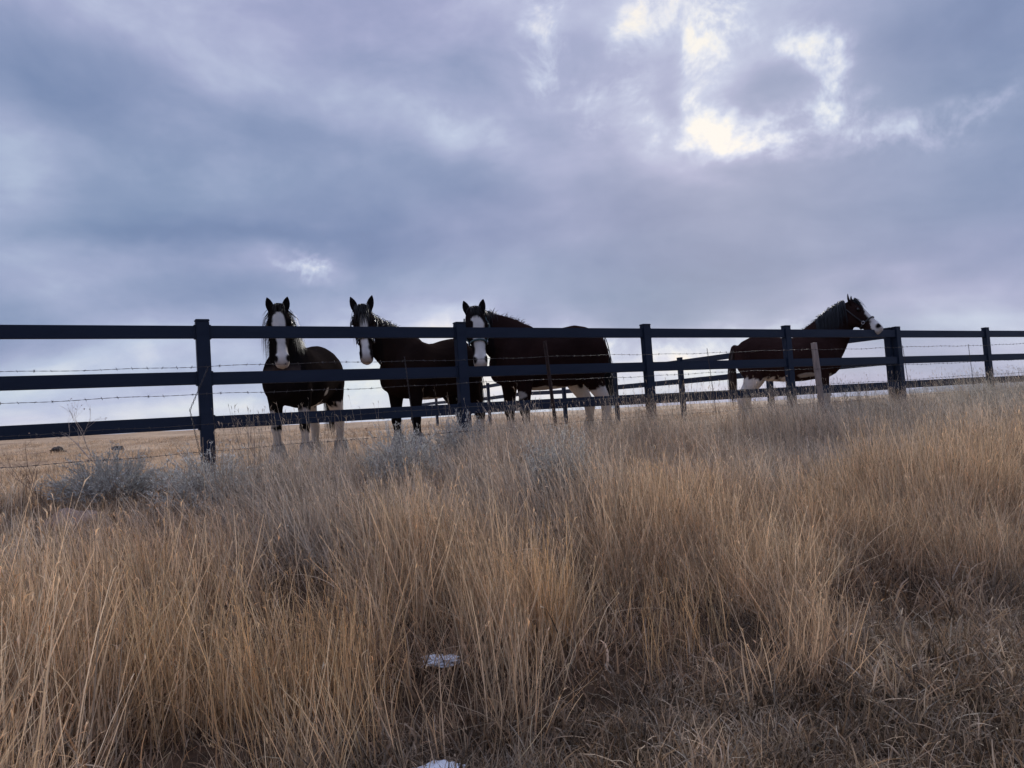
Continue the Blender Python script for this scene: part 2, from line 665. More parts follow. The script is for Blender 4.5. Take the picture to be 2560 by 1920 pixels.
board_fence((P0[0], P0[1]), FANG, -1, 8, 'long dark board fence in front of the horses, nearest the tall grass', False)
BD = np.array([-0.447, 0.894])
CORNER = P0 + FD * SP * 4 + np.array([-0.118, 0.075])
board_fence((CORNER[0], CORNER[1]), math.atan2(BD[1], BD[0]), 0, 9, 'dark board fence running back from the corner post behind the horses', True)


# ------------------------------------------------------------------ barbed wire fence
def tube_np(pts, r, nside=4):
    pts = np.asarray(pts, float)
    n = len(pts)
    T = np.gradient(pts, axis=0)
    T /= np.linalg.norm(T, axis=1)[:, None] + 1e-9
    up = np.tile([0.31, 0.17, 0.93], (n, 1))
    U = np.cross(T, up)
    U /= np.linalg.norm(U, axis=1)[:, None] + 1e-9
    V_ = np.cross(T, U)
    r = np.broadcast_to(np.asarray(r, float), (n,))
    a = np.arange(nside) * 2 * np.pi / nside
    v = pts[:, None, :] + r[:, None, None] * (np.cos(a)[None, :, None] * U[:, None, :] + np.sin(a)[None, :, None] * V_[:, None, :])
    i, j = np.meshgrid(np.arange(n - 1), np.arange(nside), indexing='ij')
    j2 = (j + 1) % nside
    qd = np.stack([i * nside + j, i * nside + j2, (i + 1) * nside + j2, (i + 1) * nside + j], -1).reshape(-1, 4)
    return v.reshape(-1, 3), qd


class Geo:
    def __init__(self):
        self.v, self.q, self.t, self.c, self.n = [], [], [], [], 0

    def add(self, v, q=None, t=None, col=None):
        v = np.asarray(v, float)
        if q is not None and len(q):
            self.q.append(np.asarray(q) + self.n)
        if t is not None and len(t):
            self.t.append(np.asarray(t) + self.n)
        self.v.append(v)
        if col is not None:
            self.c.append(np.broadcast_to(np.asarray(col, float), (len(v), 3)))
        self.n += len(v)

    def mesh(self, name, smooth_shade=False, attr='shade'):
        me = mesh_np(name, np.concatenate(self.v), np.concatenate(self.q) if self.q else None, np.concatenate(self.t) if self.t else None, smooth_shade)
        if self.c:
            set_color(me, attr, np.concatenate(self.c))
        return me


WIRE = plain('weathered_wire', (0.055, 0.048, 0.05), 0.6, 0.3, 30.0, metal=0.2)
RUST = plain('rusty_steel', (0.045, 0.026, 0.023), 0.75, 0.4, 25.0, metal=0.1)
OLDWOOD = plain('weathered_wood', (0.30, 0.24, 0.21), 0.9, 0.35, 14.0, sc=(3, 3, 0.35), bump=0.6)
wf = link(bpy.data.objects.new('barbed_wire_fence', None))
wf.location = (*xy_of(0.65, 0.0), 0)
wf.rotation_euler = (0, 0, FANG)
tag(wf, 'thin four-strand barbed wire fence standing just in front of the dark boards', 'wire fence')
WIRES = [(1.075, 1.215), (0.825, 0.925), (0.555, 0.695), (0.315, 0.425)]
WT = (-2.6, 15.5)


def wire_z(i, t):
    a, b = WIRES[i]
    u = (t + 1.6) / 15.6
    return a + (b - a) * u


for i in range(4):
    g = Geo()
    n = 560
    t = np.linspace(*WT, n)
    zz = wire_z(i, t) + 0.006 * np.sin(t * 1.9 + i * 2) + 0.0035 * np.sin(t * 7.3 + i)
    yy = 0.01 * np.sin(t * 1.3 + i)
    for ph in (0, np.pi):
        tw = t * 42.0 + ph
        g.add(*tube_np(np.stack([t, yy + 0.0018 * np.cos(tw), zz + 0.0018 * np.sin(tw)], 1), 0.0016, 3))
    for tb in np.arange(WT[0] + .05, WT[1], 0.118):
        zb = float(np.interp(tb, t, zz))
        yb = float(np.interp(tb, t, yy))
        for sgn in (1, -1):
            a = rng.uniform(0, 6.28)
            d = np.array([sgn * 0.006, 0.015 * np.cos(a), 0.015 * np.sin(a)])
            pts = np.array([[tb, yb, zb] - d, [tb, yb, zb], [tb, yb, zb] + d])
            g.add(*tube_np(pts, [0.0013, 0.003, 0.0013], 3))
    obj('wire', g.mesh('wire'), WIRE, wf)
# steel T-post, leaning a little
bm = bmesh.new()
for lo, hi in (((-0.022, -0.003, -0.3), (0.022, 0.003, 1.31)), ((-0.003, -0.0035, -0.3), (0.003, -0.034, 1.312))):
    r = bmesh.ops.create_cube(bm, size=1.0)
    for v in r['verts']:
        v.co = Vector([(lo[k] + hi[k]) / 2 + v.co[k] * (hi[k] - lo[k]) for k in range(3)])
for zz in np.arange(0.1, 1.3, 0.054):
    r = bmesh.ops.create_cube(bm, size=1.0)
    for v in r['verts']:
        v.co = Vector((v.co[0] * 0.012, 0.006 + v.co[1] * 0.008, zz + v.co[2] * 0.016))
me = bpy.data.meshes.new('steel_post')
bm.to_mesh(me)
bm.free()
tp = obj('steel_post', me, RUST, wf)
tp['label'] = 'rusty steel T-post leaning slightly'
tp.location = (3.66, 0.02, 0.0)
tp.rotation_euler = (0, rad(-4.2), 0)
# round weathered timber post
g = Geo()
zs = np.linspace(-0.3, 1.27, 18)
pts = np.stack([0.004 * np.sin(zs * 5), 0.004 * np.cos(zs * 4), zs], 1)
v, qd = tube_np(pts, 0.045 + 0.0025 * np.sin(zs * 9), 12)
v[:, 0] += 0.002 * np.sin(v[:, 2] * 21 + v[:, 1] * 90)
g.add(v, qd)
top = v[-12:]
g.add(np.vstack([top, [[0, 0, 1.275]]]), None, [[k, (k + 1) % 12, 12] for k in range(12)])
wp = obj('wooden_post', g.mesh('wooden_post'), OLDWOOD, wf)
wp['label'] = 'weathered grey timber post'
wp.location = (8.31, 0.05, 0.0)
wp.rotation_euler = (0, rad(-3.0), 0)


def stay(t0, z0, t1, z1, name='wire_stay'):
    g = Geo()
    n = 60
    u = np.linspace(0, 1, n)
    for ph in (0, np.pi):
        tw = u * abs(z1 - z0) * 75 + ph
        g.add(*tube_np(np.stack([t0 + (t1 - t0) * u + 0.0055 * np.cos(tw), -0.012 + 0.0055 * np.sin(tw), z0 + (z1 - z0) * u], 1), 0.0028, 3))
    obj(name, g.mesh(name), WIRE, wf)


stay(1.83, 1.15, 1.90, 0.22)
stay(6.05, 1.20, 6.12, 0.35)
stay(10.28, 1.21, 10.36, 0.40)
stay(12.15, 1.22, 12.2, 0.42)
stay(-0.05, 1.09, -0.22, 0.70)
stay(-0.22, 0.70, -0.12, 0.12)


# ------------------------------------------------------------------ horses
def loft(rings, nseg=18):
    """rings: (center, U, V, a, b) -> closed tube"""
    a = np.arange(nseg) * 2 * np.pi / nseg
    vs_ = []
    for c, U, V_, ra, rb in rings:
        vs_.append(np.asarray(c)[None] + np.cos(a)[:, None] * ra * np.asarray(U)[None] + np.sin(a)[:, None] * rb * np.asarray(V_)[None])
    n = len(rings)
    v = np.concatenate(vs_ + [np.array([rings[0][0]]), np.array([rings[-1][0]])])
    i, j = np.meshgrid(np.arange(n - 1), np.arange(nseg), indexing='ij')
    j2 = (j + 1) % nseg
    qd = np.stack([i * nseg + j, i * nseg + j2, (i + 1) * nseg + j2, (i + 1) * nseg + j], -1).reshape(-1, 4)
    k = np.arange(nseg)
    k2 = (k + 1) % nseg
    t0 = np.stack([np.full(nseg, n * nseg), k2, k], 1)
    t1 = np.stack([np.full(nseg, n * nseg + 1), (n - 1) * nseg + k, (n - 1) * nseg + k2], 1)
    return v, qd, np.concatenate([t0, t1])


def add_loft(g, rings, nseg=18):
    v, qd, tr = loft(rings, nseg)
    # make outward: check the signed volume
    tri = np.concatenate([qd[:, [0, 1, 2]], qd[:, [0, 2, 3]], tr])
    p = v - v.mean(0)
    vol = np.einsum('ij,ij->i', p[tri[:, 0]], np.cross(p[tri[:, 1]], p[tri[:, 2]])).sum()
    if vol < 0:
        qd, tr = qd[:, ::-1], tr[:, ::-1]
    g.add(v, qd, tr)


def ball(g, c, r, U=(1, 0, 0), V_=(0, 1, 0), W_=(0, 0, 1)):
    c, U, V_, W_ = map(np.asarray, (c, U, V_, W_))
    if np.isscalar(r):
        r = (r, r, r)
    rings = []
    for th in np.linspace(0.12, np.pi - 0.12, 11):
        rings.append((c - W_ * r[2] * math.cos(th), U, V_, r[0] * math.sin(th), r[1] * math.sin(th)))
    add_loft(g, rings, 14)


def limb(g, pts):
    """pts: (x, y, z, rx, ry)"""
    P = np.array([p[:3] for p in pts], float)
    T = np.gradient(P, axis=0)
    rings = []
    for p, t, c in zip(pts, T, P):
        t = t / np.linalg.norm(t)
        U = np.array([1, 0, 0.0]) - t * t[0]
        U /= np.linalg.norm(U)
        V_ = np.cross(t, U)
        rings.append((c, U, V_, p[3], p[4]))
    add_loft(g, rings, 14)


def nrm(v):
    v = np.asarray(v, float)
    return v / np.linalg.norm(v)


def remeshed(g, voxel, name):
    me = g.mesh(name + '_raw')
    o = obj(name + '_raw', me)
    md = o.modifiers.new('r', 'REMESH')
    md.mode = 'VOXEL'
    md.voxel_size = voxel
    md.adaptivity = 0.0
    sm = o.modifiers.new('s', 'SMOOTH')
    sm.factor = 0.5
    sm.iterations = 7
    dg = bpy.context.evaluated_depsgraph_get()
    res = bpy.data.meshes.new_from_object(o.evaluated_get(dg))
    res.name = name
    bpy.data.objects.remove(o)
    bpy.data.meshes.remove(me)
    return res


def strands(g, roots, dirs, lengths, width, droop=1.0, nseg=5, curl=0.15, seed=0, outward=None, col=None):
    """tapered ribbons that start along dirs and fall"""
    r = np.random.default_rng(seed)
    n = len(roots)
    roots, dirs = np.asarray(roots, float), np.asarray(dirs, float)
    lengths = np.broadcast_to(lengths, (n,))
    dirs = dirs / np.linalg.norm(dirs, axis=1)[:, None]
    side = np.cross(dirs, r.normal(size=(n, 3)))
    side /= np.linalg.norm(side, axis=1)[:, None] + 1e-9
    P = roots.copy()
    d = dirs.copy()
    wob = r.normal(size=(n, 3)) * curl
    vs_, cols = [], []
    for k in range(nseg + 1):
        u = k / nseg
        w = width * (1 - u) ** 0.6 * (0.5 + 0.5 * min(1, u * 4 + .4)) + 0.0006
        vs_.append(np.stack([P - side * w / 2, P + side * w / 2], 1))
        step = lengths / nseg
        P = P + d * step[:, None]
        d = d + np.array([0, 0, -1.0]) * droop / nseg * 1.6 + wob * r.normal(size=(n, 1)) / nseg * 2
        d /= np.linalg.norm(d, axis=1)[:, None]
    v = np.stack(vs_, 1).reshape(-1, 3)
    base = np.arange(n)[:, None] * (nseg + 1) * 2 + np.arange(nseg)[None] * 2
    qd = np.stack([base, base + 1, base + 3, base + 2], -1).reshape(-1, 4)
    c = None
    if col is not None:
        c = np.repeat(np.asarray(col)[None] * r.uniform(0.6, 1.5, (n, 1)), (nseg + 1) * 2, axis=0)
    if c is None:
        g.add(v, qd)
    else:
        g.v.append(v)
        g.q.append(qd + g.n)
        g.c.append(c)
        g.n += len(v)


def coat_mat():
    m, t, b = new_mat('horse_coat')
    c = nattr(t, 'coat')
    f = nnoise(t, 5.0, 4.0, 0.6)
    col = nmix(t, 1.0, c, nramp(t, f, [(0.3, (0.8, 0.8, 0.8)), (0.7, (1.15, 1.12, 1.1))]), 'MULTIPLY')
    t.links.new(col, b.inputs['Base Color'])
    b.inputs['Roughness'].default_value = 0.75
    b.inputs['Specular IOR Level'].default_value = 0.0
    b.inputs['Sheen Weight'].default_value = 0.014
    b.inputs['Sheen Roughness'].default_value = 0.4
    b.inputs['Sheen Tint'].default_value = (0.8, 0.6, 0.5, 1)
    f2 = nnoise(t, 90.0, 3.0, 0.6, sc=(1, 1, 0.3))
    nbump(t, b, f2, 0.12, 0.004)
    return m


def hair_mat():
    m, t, b = new_mat('horse_hair')
    t.links.new(nattr(t, 'shade'), b.inputs['Base Color'])
    b.inputs['Roughness'].default_value = 0.5
    b.inputs['Specular IOR Level'].default_value = 0.3
    return m


COAT, HAIR = coat_mat(), hair_mat()
EYE_M = plain('horse_eye', (0.006, 0.005, 0.004), 0.08, 0.1)
STRAP = plain('halter_strap', (0.012, 0.012, 0.016), 0.6, 0.2)
STRAP_G = plain('green_halter_strap', (0.02, 0.05, 0.055), 0.6, 0.2)
STEEL = plain('halter_ring', (0.55, 0.55, 0.58), 0.3, 0.1, metal=0.9)
WHITE = np.array([0.64, 0.61, 0.575])
HOOF = np.array([0.10, 0.08, 0.065])
# head sections: t along the head, depth below the face line, half width, face-line lift
HEAD = [(-0.10, 0.15, 0.050, -0.050), (-0.04, 0.24, 0.088, -0.015), (0.06, 0.30, 0.108, 0.0), (0.18, 0.35, 0.118, 0.004), (0.28, 0.365, 0.122, 0.004), (0.38, 0.34, 0.112, 0.0),
        (0.48, 0.285, 0.092, -0.004), (0.60, 0.235, 0.078, -0.006), (0.72, 0.212, 0.070, -0.006), (0.83, 0.208, 0.074, -0.003), (0.91, 0.205, 0.077, -0.006),
        (0.97, 0.185, 0.072, -0.014), (1.01, 0.145, 0.058, -0.030), (1.03, 0.09, 0.038, -0.055)]


def head_at(t):
    tt = [h[0] for h in HEAD]
    return tuple(float(np.interp(t, tt, [h[k] for h in HEAD])) for k in (1, 2, 3))


def make_horse(p):
    yaw = math.atan2(p['head_dir'][1], p['head_dir'][0])
    x0, y0 = p['at']
    z0 = float(ground(x0, y0)) + p.get('dz', 0.0)
    sc = p['scale']
    Rm = np.array([[math.cos(yaw), -math.sin(yaw), 0], [math.sin(yaw), math.cos(yaw), 0], [0, 0, 1]])
    loc = lambda w: (Rm.T @ (np.asarray(w, float) - np.array([x0, y0, z0]))) / sc
    poll, muz = loc(p['poll']), loc(p['muzzle'])
    Lh = np.linalg.norm(muz - poll)
    a = nrm(muz - poll)
    fdir = Rm.T @ nrm((*p['face'], 0.0))
    n = nrm(fdir - a * (fdir @ a))
    w = np.cross(a, n)
    hs = Lh / 0.72 * p.get('head_size', 1.12)
    g = Geo()
    # trunk
    bw = p.get('girth', 1.0)
    torso = [(-0.94, 1.30, 0.12, 0.11), (-0.90, 1.29, 0.22, 0.21), (-0.80, 1.27, 0.33, 0.29), (-0.64, 1.265, 0.405, 0.335), (-0.46, 1.265, 0.425, 0.345), (-0.28, 1.235, 0.42, 0.345),
             (-0.10, 1.20, 0.405, 0.355), (0.08, 1.185, 0.40, 0.36), (0.24, 1.20, 0.415, 0.35), (0.38, 1.23, 0.43, 0.33), (0.52, 1.225, 0.42, 0.315),
             (0.66, 1.19, 0.36, 0.30), (0.76, 1.16, 0.28, 0.26), (0.84, 1.14, 0.17, 0.18), (0.87, 1.13, 0.08, 0.09)]
    Y_, Z_ = np.array([0, 1.0, 0]), np.array([0, 0, 1.0])
    add_loft(g, [(np.array([x, 0, z]), Y_, Z_, hw * bw, hh) for x, z, hh, hw in torso], 22)
    ball(g, (0.40, 0, 1.54), (0.26, 0.11, 0.16))              # withers
    for s in (-1, 1):
        ball(g, (0.60, s * 0.16 * bw, 1.14), (0.20, 0.155, 0.27))   # shoulder
        ball(g, (-0.66, s * 0.17 * bw, 1.22), (0.25, 0.165, 0.34))  # haunch
        ball(g, (0.76, s * 0.10, 1.06), (0.10, 0.11, 0.15))         # breast
    # neck
    B0 = np.array([0.46, 0, 1.31])
    B3 = poll - n * 0.13 * hs + a * 0.05
    B1 = B0 + np.array([0.24, 0, 0.24])
    B2 = B3 + np.array([0, 0, -0.26]) * 0.75 - n * 0.20
    if 'neck_mid' in p:
        B2 = B2 + np.asarray(p['neck_mid'])
    d0 = nrm((-0.60, 0, 0.80))
    d1 = nrm(-a * 0.75 + np.array([0, 0, 0.35]) - n * 0.25)
    rings, crest, crest_n, crest_t = [], [], [], []
    for u in np.linspace(0, 1, 13):
        c = (1 - u) ** 3 * B0 + 3 * u * (1 - u) ** 2 * B1 + 3 * u * u * (1 - u) * B2 + u ** 3 * B3
        T = 3 * (1 - u) ** 2 * (B1 - B0) + 6 * u * (1 - u) * (B2 - B1) + 3 * u * u * (B3 - B2)
        T = nrm(T)
        dv = nrm(d0 * (1 - u) + d1 * u)
        dv = nrm(dv - T * (dv @ T))
        sd_ = np.cross(T, dv)
        hh = np.interp(u, [0, .25, .5, .75, 1], [0.40, 0.355, 0.295, 0.235, 0.175]) * p.get('neck_size', 1.0)
        hw = np.interp(u, [0, .25, .5, .75, 1], [0.225, 0.18, 0.145, 0.12, 0.105]) * p.get('neck_size', 1.0)
        rings.append((c, sd_, dv, hw, hh))
        crest.append(c + dv * hh * 0.97)
        crest_n.append(dv)
        crest_t.append(sd_)
    add_loft(g, rings, 18)
    # head
    hr_ = []
    for t, dep, hw, lift in HEAD:
        c = poll + a * t * Lh + n * (lift - dep / 2) * hs
        hr_.append((c, w, n, hw * hs, dep / 2 * hs))
    add_loft(g, hr_, 20)
    for s in (-1, 1):
        ball(g, poll + a * 0.30 * Lh - n * 0.22 * hs + w * s * 0.075 * hs, (0.055 * hs, 0.115 * hs, 0.13 * hs), w, n, a)   # cheek
        ball(g, poll + a * 0.26 * Lh - n * 0.050 * hs + w * s * 0.098 * hs, (0.030 * hs, 0.035 * hs, 0.05 * hs), w, n, a)  # brow
        ball(g, poll + a * 0.90 * Lh - n * 0.045 * hs + w * s * 0.052 * hs, (0.034 * hs, 0.04 * hs, 0.06 * hs), w, n, a)   # nostril flare
    ball(g, poll + a * 0.92 * Lh - n * 0.170 * hs, (0.052 * hs, 0.048 * hs, 0.065 * hs), w, n, a)                           # lower lip
    # legs
    stance = p.get('stance', ((0, 0), (0, 0), (0, 0), (0, 0)))
    legs = []
    for i, (sx, s) in enumerate(((1, -1), (1, 1), (-1, -1), (-1, 1))):
        fx, fy = stance[i]
        if sx > 0:
            pts = [(0.60, s * 0.17, 1.24, 0.17, 0.12), (0.54, s * 0.185, 1.02, 0.155, 0.115), (0.53, s * 0.19, 0.86, 0.115, 0.092), (0.54, s * 0.19, 0.70, 0.086, 0.074), (0.55, s * 0.19, 0.57, 0.074, 0.068),
                   (0.553, s * 0.19, 0.51, 0.076, 0.07), (0.545, s * 0.19, 0.44, 0.058, 0.052), (0.54, s * 0.19, 0.30, 0.058, 0.052), (0.545, s * 0.19, 0.20, 0.085, 0.078), (0.57, s * 0.19, 0.12, 0.115, 0.10),
                   (0.59, s * 0.19, 0.07, 0.13, 0.12), (0.60, s * 0.19, 0.0, 0.125, 0.118)]
        else:
            pts = [(-0.62, s * 0.18, 1.22, 0.25, 0.15), (-0.60, s * 0.195, 1.02, 0.215, 0.14), (-0.62, s * 0.20, 0.88, 0.165, 0.115), (-0.70, s * 0.20, 0.74, 0.115, 0.088), (-0.785, s * 0.195, 0.62, 0.092, 0.072),
                   (-0.82, s * 0.19, 0.54, 0.092, 0.068), (-0.81, s * 0.19, 0.44, 0.068, 0.058), (-0.79, s * 0.19, 0.30, 0.064, 0.056), (-0.785, s * 0.19, 0.20, 0.09, 0.08), (-0.755, s * 0.19, 0.12, 0.118, 0.102),
                   (-0.735, s * 0.19, 0.07, 0.13, 0.12), (-0.725, s * 0.19, 0.0, 0.125, 0.118)]
        top = 1.05
        pts = [(x + fx * max(0, (top - z) / top), y * (1 if z < 1.1 else bw) + fy * max(0, (top - z) / top), z, ra, rb) for x, y, z, ra, rb in pts]
        legs.append(pts)
        limb(g, pts)
    ball(g, (-0.93, 0, 1.47), (0.07, 0.06, 0.09))            # dock
    body = remeshed(g, 0.0155, 'horse')
    nv = len(body.vertices)
    co = np.empty(nv * 3, np.float32)
    body.vertices.foreach_get('co', co)
    co = co.reshape(-1, 3).astype(float)
    no = np.empty(nv * 3, np.float32)
    body.vertices.foreach_get('normal', no)
    no = no.reshape(-1, 3)
    rel = co - poll
    ht, hn, hw_ = rel @ a / Lh, rel @ n / hs, rel @ w / hs
    is_head = (ht > -0.12) & (ht < 1.15) & (hn > -0.42) & (hn < 0.06) & (np.abs(hw_) < 0.19)
    # nostrils and mouth are pressed in
    dark = np.zeros(nv)
    for s in (-1, 1):
        dd = np.sqrt(((ht - 0.905) / 0.062) ** 2 + ((hw_ - s * 0.064) / 0.028) ** 2 + ((hn + 0.035) / 0.05) ** 2)
        k = np.clip(1.15 - dd, 0, 1) * is_head
        co = co - no * (k * 0.022)[:, None]
        dark = np.maximum(dark, np.clip((1.2 - dd) * 3, 0, 1) * is_head)
    mouth = is_head & (ht > 0.84) & (np.abs(hn + 0.148 + 0.02 * (ht - 0.95)) < 0.012)
    co = co - no * (mouth * 0.008)[:, None]
    body.vertices.foreach_set('co', co.astype(np.float32).ravel())
    body.update()
    # coat colours belong to the animal: coat, blaze, stockings
    f1 = vnoise(co[:, 0] + co[:, 2] * .7, co[:, 1] + co[:, 2] * .6, 17, 5) * 0.6 + vnoise(co[:, 0] - co[:, 2], co[:, 1] * 1.3 + co[:, 2], 38, 6) * 0.4
    f2 = vnoise(co[:, 0] + co[:, 2], co[:, 1] - co[:, 2], 5, 8)
    cb, cd = np.array(p['coat']), np.array(p['points'])
    pt = np.clip(p.get('dark_leg', 0.95) - co[:, 2], 0, 0.3) / 0.3
    col = cb[None] * (1 - pt)[:, None] + cd[None] * pt[:, None]
    hd = np.clip((np.where(is_head, 1, 0)) * p.get('dark_head', 0.6), 0, 1)[:, None]
    col = col * (1 - hd) + cd[None] * hd
    col = col * (1 + 0.18 * f2)[:, None]
    wm = np.zeros(nv)
    tb, bwid = zip(*p['blaze'])
    half = np.interp(ht, tb, bwid) + 0.010 * f1 + 0.006 * f2
    off = p.get('blaze_shift', 0.0)
    depth_ok = hn > -0.09 - 0.10 * np.clip(ht - 0.7, 0, 0.3) / 0.3
    wm = np.maximum(wm, is_head * (ht > tb[0]) * depth_ok * np.clip((half - np.abs(hw_ - off)) / 0.014 + 0.5, 0, 1))
    if p.get('white_muzzle'):
        wm = np.maximum(wm, is_head * np.clip((ht - p['white_muzzle'] + 0.03 * f1 - 0.25 * (hn < -0.14) * p.get('chin', 1)) / 0.02 * -1 < 0, 0, 1))
    for i, hgt in enumerate(p['socks']):
        sx, s = ((1, -1), (1, 1), (-1, -1), (-1, 1))[i]
        m_ = (co[:, 0] * sx > 0) & (co[:, 1] * s > 0)
        wm = np.maximum(wm, m_ * np.clip((hgt + 0.05 * f1 + 0.03 * f2 - co[:, 2]) / 0.03 + 0.5, 0, 1))
    for (c, r_) in p.get('patches', ()):
        dd = np.sqrt((((co - np.array(c)) / np.array(r_)) ** 2).sum(1)) + 0.22 * f1
        wm = np.maximum(wm, 0.6 * np.clip((1 - dd) * 4 + 0.5, 0, 1))
    for (c, r_) in p.get('face_spots', ()):
        dd = np.sqrt(((ht - c[0]) / r_[0]) ** 2 + ((hw_ - c[1]) / r_[1]) ** 2) + 0.2 * f1
        wm = np.where(is_head & (hn > -0.12) & (dd < 1), 0, wm)
    wc = WHITE[None] * (1 + 0.05 * f2)[:, None]
    mud = np.clip(0.75 - co[:, 2], 0, 0.35)[:, None] / 0.35 * np.clip(0.75 + 0.3 * f2, 0.3, 1)[:, None]
    wc = wc * (1 - mud * np.array([0.36, 0.40, 0.45])[None])
    col = col * (1 - wm)[:, None] + wc * wm[:, None]
    mt = (is_head & (ht > 0.86)) * p.get('pink', 0.25) * np.clip((ht - 0.86) / 0.12, 0, 1)
    col = col * (1 - mt[:, None]) + np.array([0.16, 0.12, 0.11])[None] * mt[:, None]
    col = col * (1 - dark)[:, None] + np.array([0.012, 0.01, 0.01])[None] * dark[:, None]
    col[mouth] *= 0.4
    col[co[:, 2] < 0.075] = HOOF
    # ears belong to the same skin
    me_v = [co]
    ears = Geo()
    for s in (-1, 1):
        eb = poll + w * s * 0.078 * hs - n * 0.075 * hs + a * 0.02
        ed = nrm(-a * p.get('ear_up', 1.0) + w * s * p.get('ear_out', 0.22) + n * p.get('ear_fwd', 0.12))
        side = nrm(np.cross(ed, n))
        fr = np.cross(side, ed)
        rr = []
        for u, wd_, th in ((-0.15, 0.030, 0.026), (0.08, 0.037, 0.030), (0.3, 0.047, 0.028), (0.52, 0.046, 0.022), (0.74, 0.034, 0.016), (0.9, 0.018, 0.010), (1.0, 0.004, 0.004)):
            c = eb + ed * u * 0.20 * p.get('ear_len', 1.0) + side * 0.0 - fr * 0.012 * math.sin(max(0, u) * 3.1) + side * s * 0.006 * math.sin(u * 3)
            rr.append((c, side, fr, wd_, th))
        ev, eq, et = loft(rr, 12)
        # hollow the front
        cidx = np.array([(r[0] @ fr) for r in rr])
        for k, r in enumerate(rr):
            seg = ev[k * 12:(k + 1) * 12]
            lf = (seg - r[0]) @ fr
            wd2 = (seg - r[0]) @ side
            push = np.where(lf > 0, lf * 1.5 * np.clip(1 - np.abs(wd2) / (r[3] + 1e-4), 0, 1), 0)
            ev[k * 12:(k + 1) * 12] = seg - fr[None] * push[:, None]
        ears.add(ev, eq, et)
    ev = np.concatenate(ears.v)
    # merge ear faces into the body mesh
    bm = bmesh.new()
    bm.from_mesh(body)
    base = len(bm.verts)
    bv = [bm.verts.new(v) for v in ev]
    off_ = 0
    for fa in (ears.q, ears.t):
        for arr in fa:
            for f in arr:
                try:
                    bm.faces.new([bv[i] for i in f])
                except ValueError:
                    pass
    bm.normal_update()
    for f in bm.faces:
        f.smooth = True
    bm.to_mesh(body)
    bm.free()
    col = np.concatenate([col, np.broadcast_to(cd * 1.1, (len(ev), 3))])
    set_color(body, 'coat', col.astype(np.float32))
    h = obj('horse', body, COAT)
    h.location = (x0, y0, z0)
    h.rotation_euler = (0, 0, yaw)
    h.scale = (sc, sc, sc)
    tag(h, p['label'], 'horse', 'horses at the fence')
    # eyes
    for s in (-1, 1):
        ge = Geo()
        ball(ge, poll + a * 0.275 * Lh - n * 0.062 * hs + w * s * 0.113 * hs, 0.024 * hs, w, n, a)
        obj('eye', ge.mesh('eye', True), EYE_M, h)
    R = np.random.default_rng(p['seed'])
    mane_c = np.array(p.get('mane_col', (0.010, 0.009, 0.010)))
    crest, crest_n, crest_t = np.array(crest), np.array(crest_n), np.array(crest_t)
    # mane
    gm = Geo()
    for (u0, u1, cnt, sidew, lift, ln, droop, wid) in p['mane']:
        u = R.uniform(u0, u1, cnt)
        idx = u * 12
        root = np.stack([np.interp(idx, np.arange(13), crest[:, k]) for k in range(3)], 1)
        cn = np.stack([np.interp(idx, np.arange(13), crest_n[:, k]) for k in range(3)], 1)
        ct = np.stack([np.interp(idx, np.arange(13), crest_t[:, k]) for k in range(3)], 1)
        root = root + ct * R.normal(0, 0.018, (cnt, 1)) - cn * 0.02
        d = cn * lift + ct * sidew + R.normal(0, 0.16, (cnt, 3))
        strands(gm, root, d, ln * R.uniform(0.6, 1.15, cnt), wid, droop, 6, 0.25, p['seed'] + 3, col=mane_c)
    obj('mane', gm.mesh('mane'), HAIR, h)
    # forelock
    gf = Geo()
    cnt, ln, spread = p.get('forelock', (90, 0.3, 0.05))
    root = poll + np.outer(R.normal(0, 0.035, cnt), w) - np.outer(R.uniform(0.0, 0.08, cnt), n) - a * 0.03
    d = n[None] * 0.14 + a[None] * R.uniform(0.6, 1.1, (cnt, 1)) + np.outer(R.normal(0, spread * 5, cnt), w) + R.normal(0, 0.08, (cnt, 3))
    strands(gf, root + n * 0.03, d, ln * R.uniform(0.5, 1.1, cnt), 0.009, 0.9, 6, 0.12, p['seed'] + 5, col=mane_c)
    obj('forelock', gf.mesh('forelock'), HAIR, h)
    # tail
    gt = Geo()
    cnt = 420
    root = np.array([-0.945, 0, 1.42])[None] + R.normal(0, 0.035, (cnt, 3)) * np.array([0.5, 1, 1.6])
    d = np.array([-0.26, 0, -0.9])[None] + R.normal(0, 0.09, (cnt, 3))
    tl = p.get('tail', 0.95)
    strands(gt, root, d, tl * R.uniform(0.65, 1.1, cnt), 0.013, 3.2, 9, 0.10, p['seed'] + 7, col=np.array(p.get('tail_col', mane_c)))
    obj('tail', gt.mesh('tail'), HAIR, h)
    # feather round each foot
    for i, pts in enumerate(legs):
        gl = Geo()
        cnt = 130
        ang = R.uniform(0, 6.28, cnt)
        zf = R.uniform(0.14, 0.36, cnt)
        P = np.array([q_[:5] for q_ in pts])[::-1]
        cx, cy = np.interp(zf, P[:, 2], P[:, 0]), np.interp(zf, P[:, 2], P[:, 1])
        rx = np.interp(zf, P[:, 2], P[:, 3])
        root = np.stack([cx + np.cos(ang) * rx * 0.9, cy + np.sin(ang) * rx * 0.9, zf], 1)
        d = np.stack([np.cos(ang) * 0.5 - 0.15, np.sin(ang) * 0.5, np.full(cnt, -0.9)], 1)
        strands(gl, root, d, R.uniform(0.12, 0.24, cnt), 0.012, 0.6, 4, 0.1, p['seed'] + 20 + i, col=WHITE * 0.62)
        obj('feather', gl.mesh('feather'), HAIR, h)
